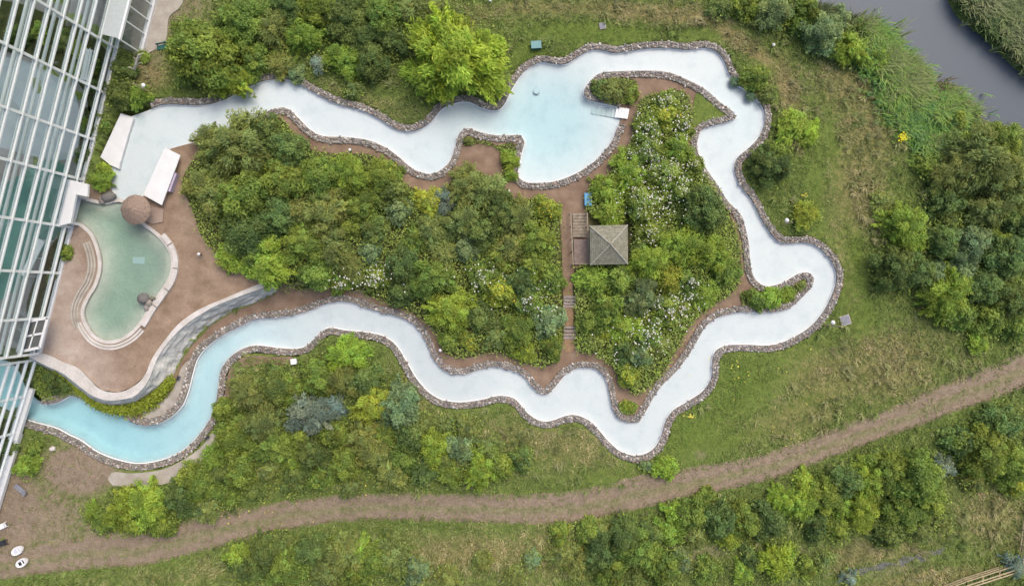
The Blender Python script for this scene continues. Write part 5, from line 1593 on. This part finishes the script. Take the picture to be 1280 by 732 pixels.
# reeds on both river banks
def reeds(pts, wid, n, seed, hh=1.5, cols=((.19, .36, .07), (.16, .31, .10), (.25, .39, .085), (.29, .34, .13))):
    rng = np.random.default_rng(seed); L_ = rs(pts, 2.0); k = rng.integers(len(L_), size=n)
    q = L_[k] + rng.normal(0, 1, (n, 2)) * wid; c = np.array(cols); pt = fbm(q[:, 0] * .05, q[:, 1] * .05, seed)
    cc = c[np.clip((pt * 6 - .8 + rng.normal(0, .4, n)).astype(int), 0, len(c) - 1)]
    o = blades("reeds", q[:, 0], q[:, 1], hh * rng.uniform(.6, 1.2, n) * (.5 + pt), np.full(n, .055), cc, .75, seed, nb=4, zf=lambda a, b: -.6 * lut(r_river, a, b).astype(float), dirbias=rng.normal(-.6, .7, n) + (pt - .5) * 4)
    return o
reeds([(1080,52),(1105,78),(1125,105),(1150,128),(1175,142),(1195,150)], 12, 5200, 81, 1.5)
reeds([(1110,110),(1145,150),(1175,185),(1195,200)], 13, 4200, 82, 1.1)
reeds([(1205,-30),(1222,5),(1250,30),(1278,60),(1310,85)], 10, 3600, 83, 1.7, ((.18, .26, .095), (.11, .17, .065), (.26, .29, .14)))
reeds([(1235,-30),(1255,5),(1285,30),(1320,40)], 16, 5200, 84, 1.7, ((.16, .26, .07), (.12, .19, .07), (.24, .29, .12)))
reeds([(1000,5),(1030,22),(1060,34),(1090,45)], 5, 1100, 85, 1.1, ((.15, .18, .09), (.12, .15, .06)))
reeds([(1160,112),(1180,122),(1200,140),(1212,158)], 6, 900, 86, .9, ((.14, .17, .07), (.22, .17, .10)))
# stray yellow flowers in the grass
rng = np.random.default_rng(95)
def flowers(name, px, py, zz, size, col, seed):
    rng = np.random.default_rng(seed); n = len(px); x, y = W(px, py, zz)
    v, f = leaf_quads(np.stack([x, y, np.broadcast_to(zz, n)], 1), unit(np.array([0, 0, 1.]) + rng.normal(0, .25, (n, 3))), unit(rng.normal(size=(n, 3))), size * rng.uniform(.7, 1.3, n), size * rng.uniform(.6, 1.2, n))
    c = np.array(col) * rng.uniform(.8, 1.1, (n, 1)); o = link(name, mesh_np(name, v, f, None, np.repeat(c, 4, 0)), M['blade']); tag(o, kind="stuff")
fx = []; fy = []
for cx, cy, s, k in ((863,520,3,14),(925,457,12,10),(905,470,25,9),(975,540,20,5),(1005,243,2,8),(985,470,30,5),(420,612,30,16),(345,622,25,14),(275,645,12,8),(790,470,8,30),(1060,650,40,5),(1240,600,18,12)):
    fx += list(rng.normal(cx, s, k)); fy += list(rng.normal(cy, s * .6, k))
fx, fy = np.array(fx), np.array(fy); flowers("yellow_flowers", fx, fy, T(fx, fy) + .55, .2, (.72, .62, .10), 96)
o_ = empty("ragwort", W3(1125, 173, 0)); tag(o_, "single bright yellow flowering weed in the rough meadow by the river", "wildflower")
rngf = np.random.default_rng(5); nn = 60; p = np.stack([rngf.normal(0, .32, nn), rngf.normal(0, .32, nn), rngf.uniform(.7, .95, nn)], 1)
v, f = leaf_quads(p, unit(np.array([0, 0, 1.]) + rngf.normal(0, .25, (nn, 3))), unit(rngf.normal(size=(nn, 3))), np.full(nn, .22), np.full(nn, .18)); link("flower_head", mesh_np("flower_head", v, f, None, np.tile([[.78, .70, .03]], (len(v), 1))), M['blade'], o_)
mb = MB()
for k in range(7): mb.tube([(0, 0, 0), (.3 * math.cos(k), .3 * math.sin(k), .75)], [.03, .015], 5)
mb.build("stem", flat("stem_green", (.10, .15, .03), .8, .15), o_)
# white flowers drifting through the gazebo garden and lower thicket
fx = []; fy = []
for cx, cy, sx, sy, k in ((800,170,10,25,130),(855,165,8,22,90),(805,205,22,14,110),(835,210,20,22,150),(800,250,22,14,90),(830,250,22,14,90),(812,285,12,10,30),(840,385,22,14,110),(802,418,18,12,90),(850,375,12,8,40),(820,400,22,16,60),(690,395,12,12,30),(440,352,26,8,60),(605,345,22,12,50),(660,365,25,25,50),(472,342,8,8,60),(840,130,14,10,40),(780,440,20,16,40)):
    fx += list(rng.normal(cx, sx, k)); fy += list(rng.normal(cy, sy, k))
fx, fy = np.array(fx), np.array(fy); k = lut(r_bede, fx, fy) | lut(r_bedw, fx, fy); fx, fy = fx[k], fy[k]
k = rng.random(len(fx)) < .7; fx, fy = fx[k], fy[k]; flowers("white_flowers", fx, fy, rng.uniform(1.5, 2.6, len(fx)), .19, (.74, .72, .68), 97)
print("SCENE BUILT", len(bpy.data.objects))
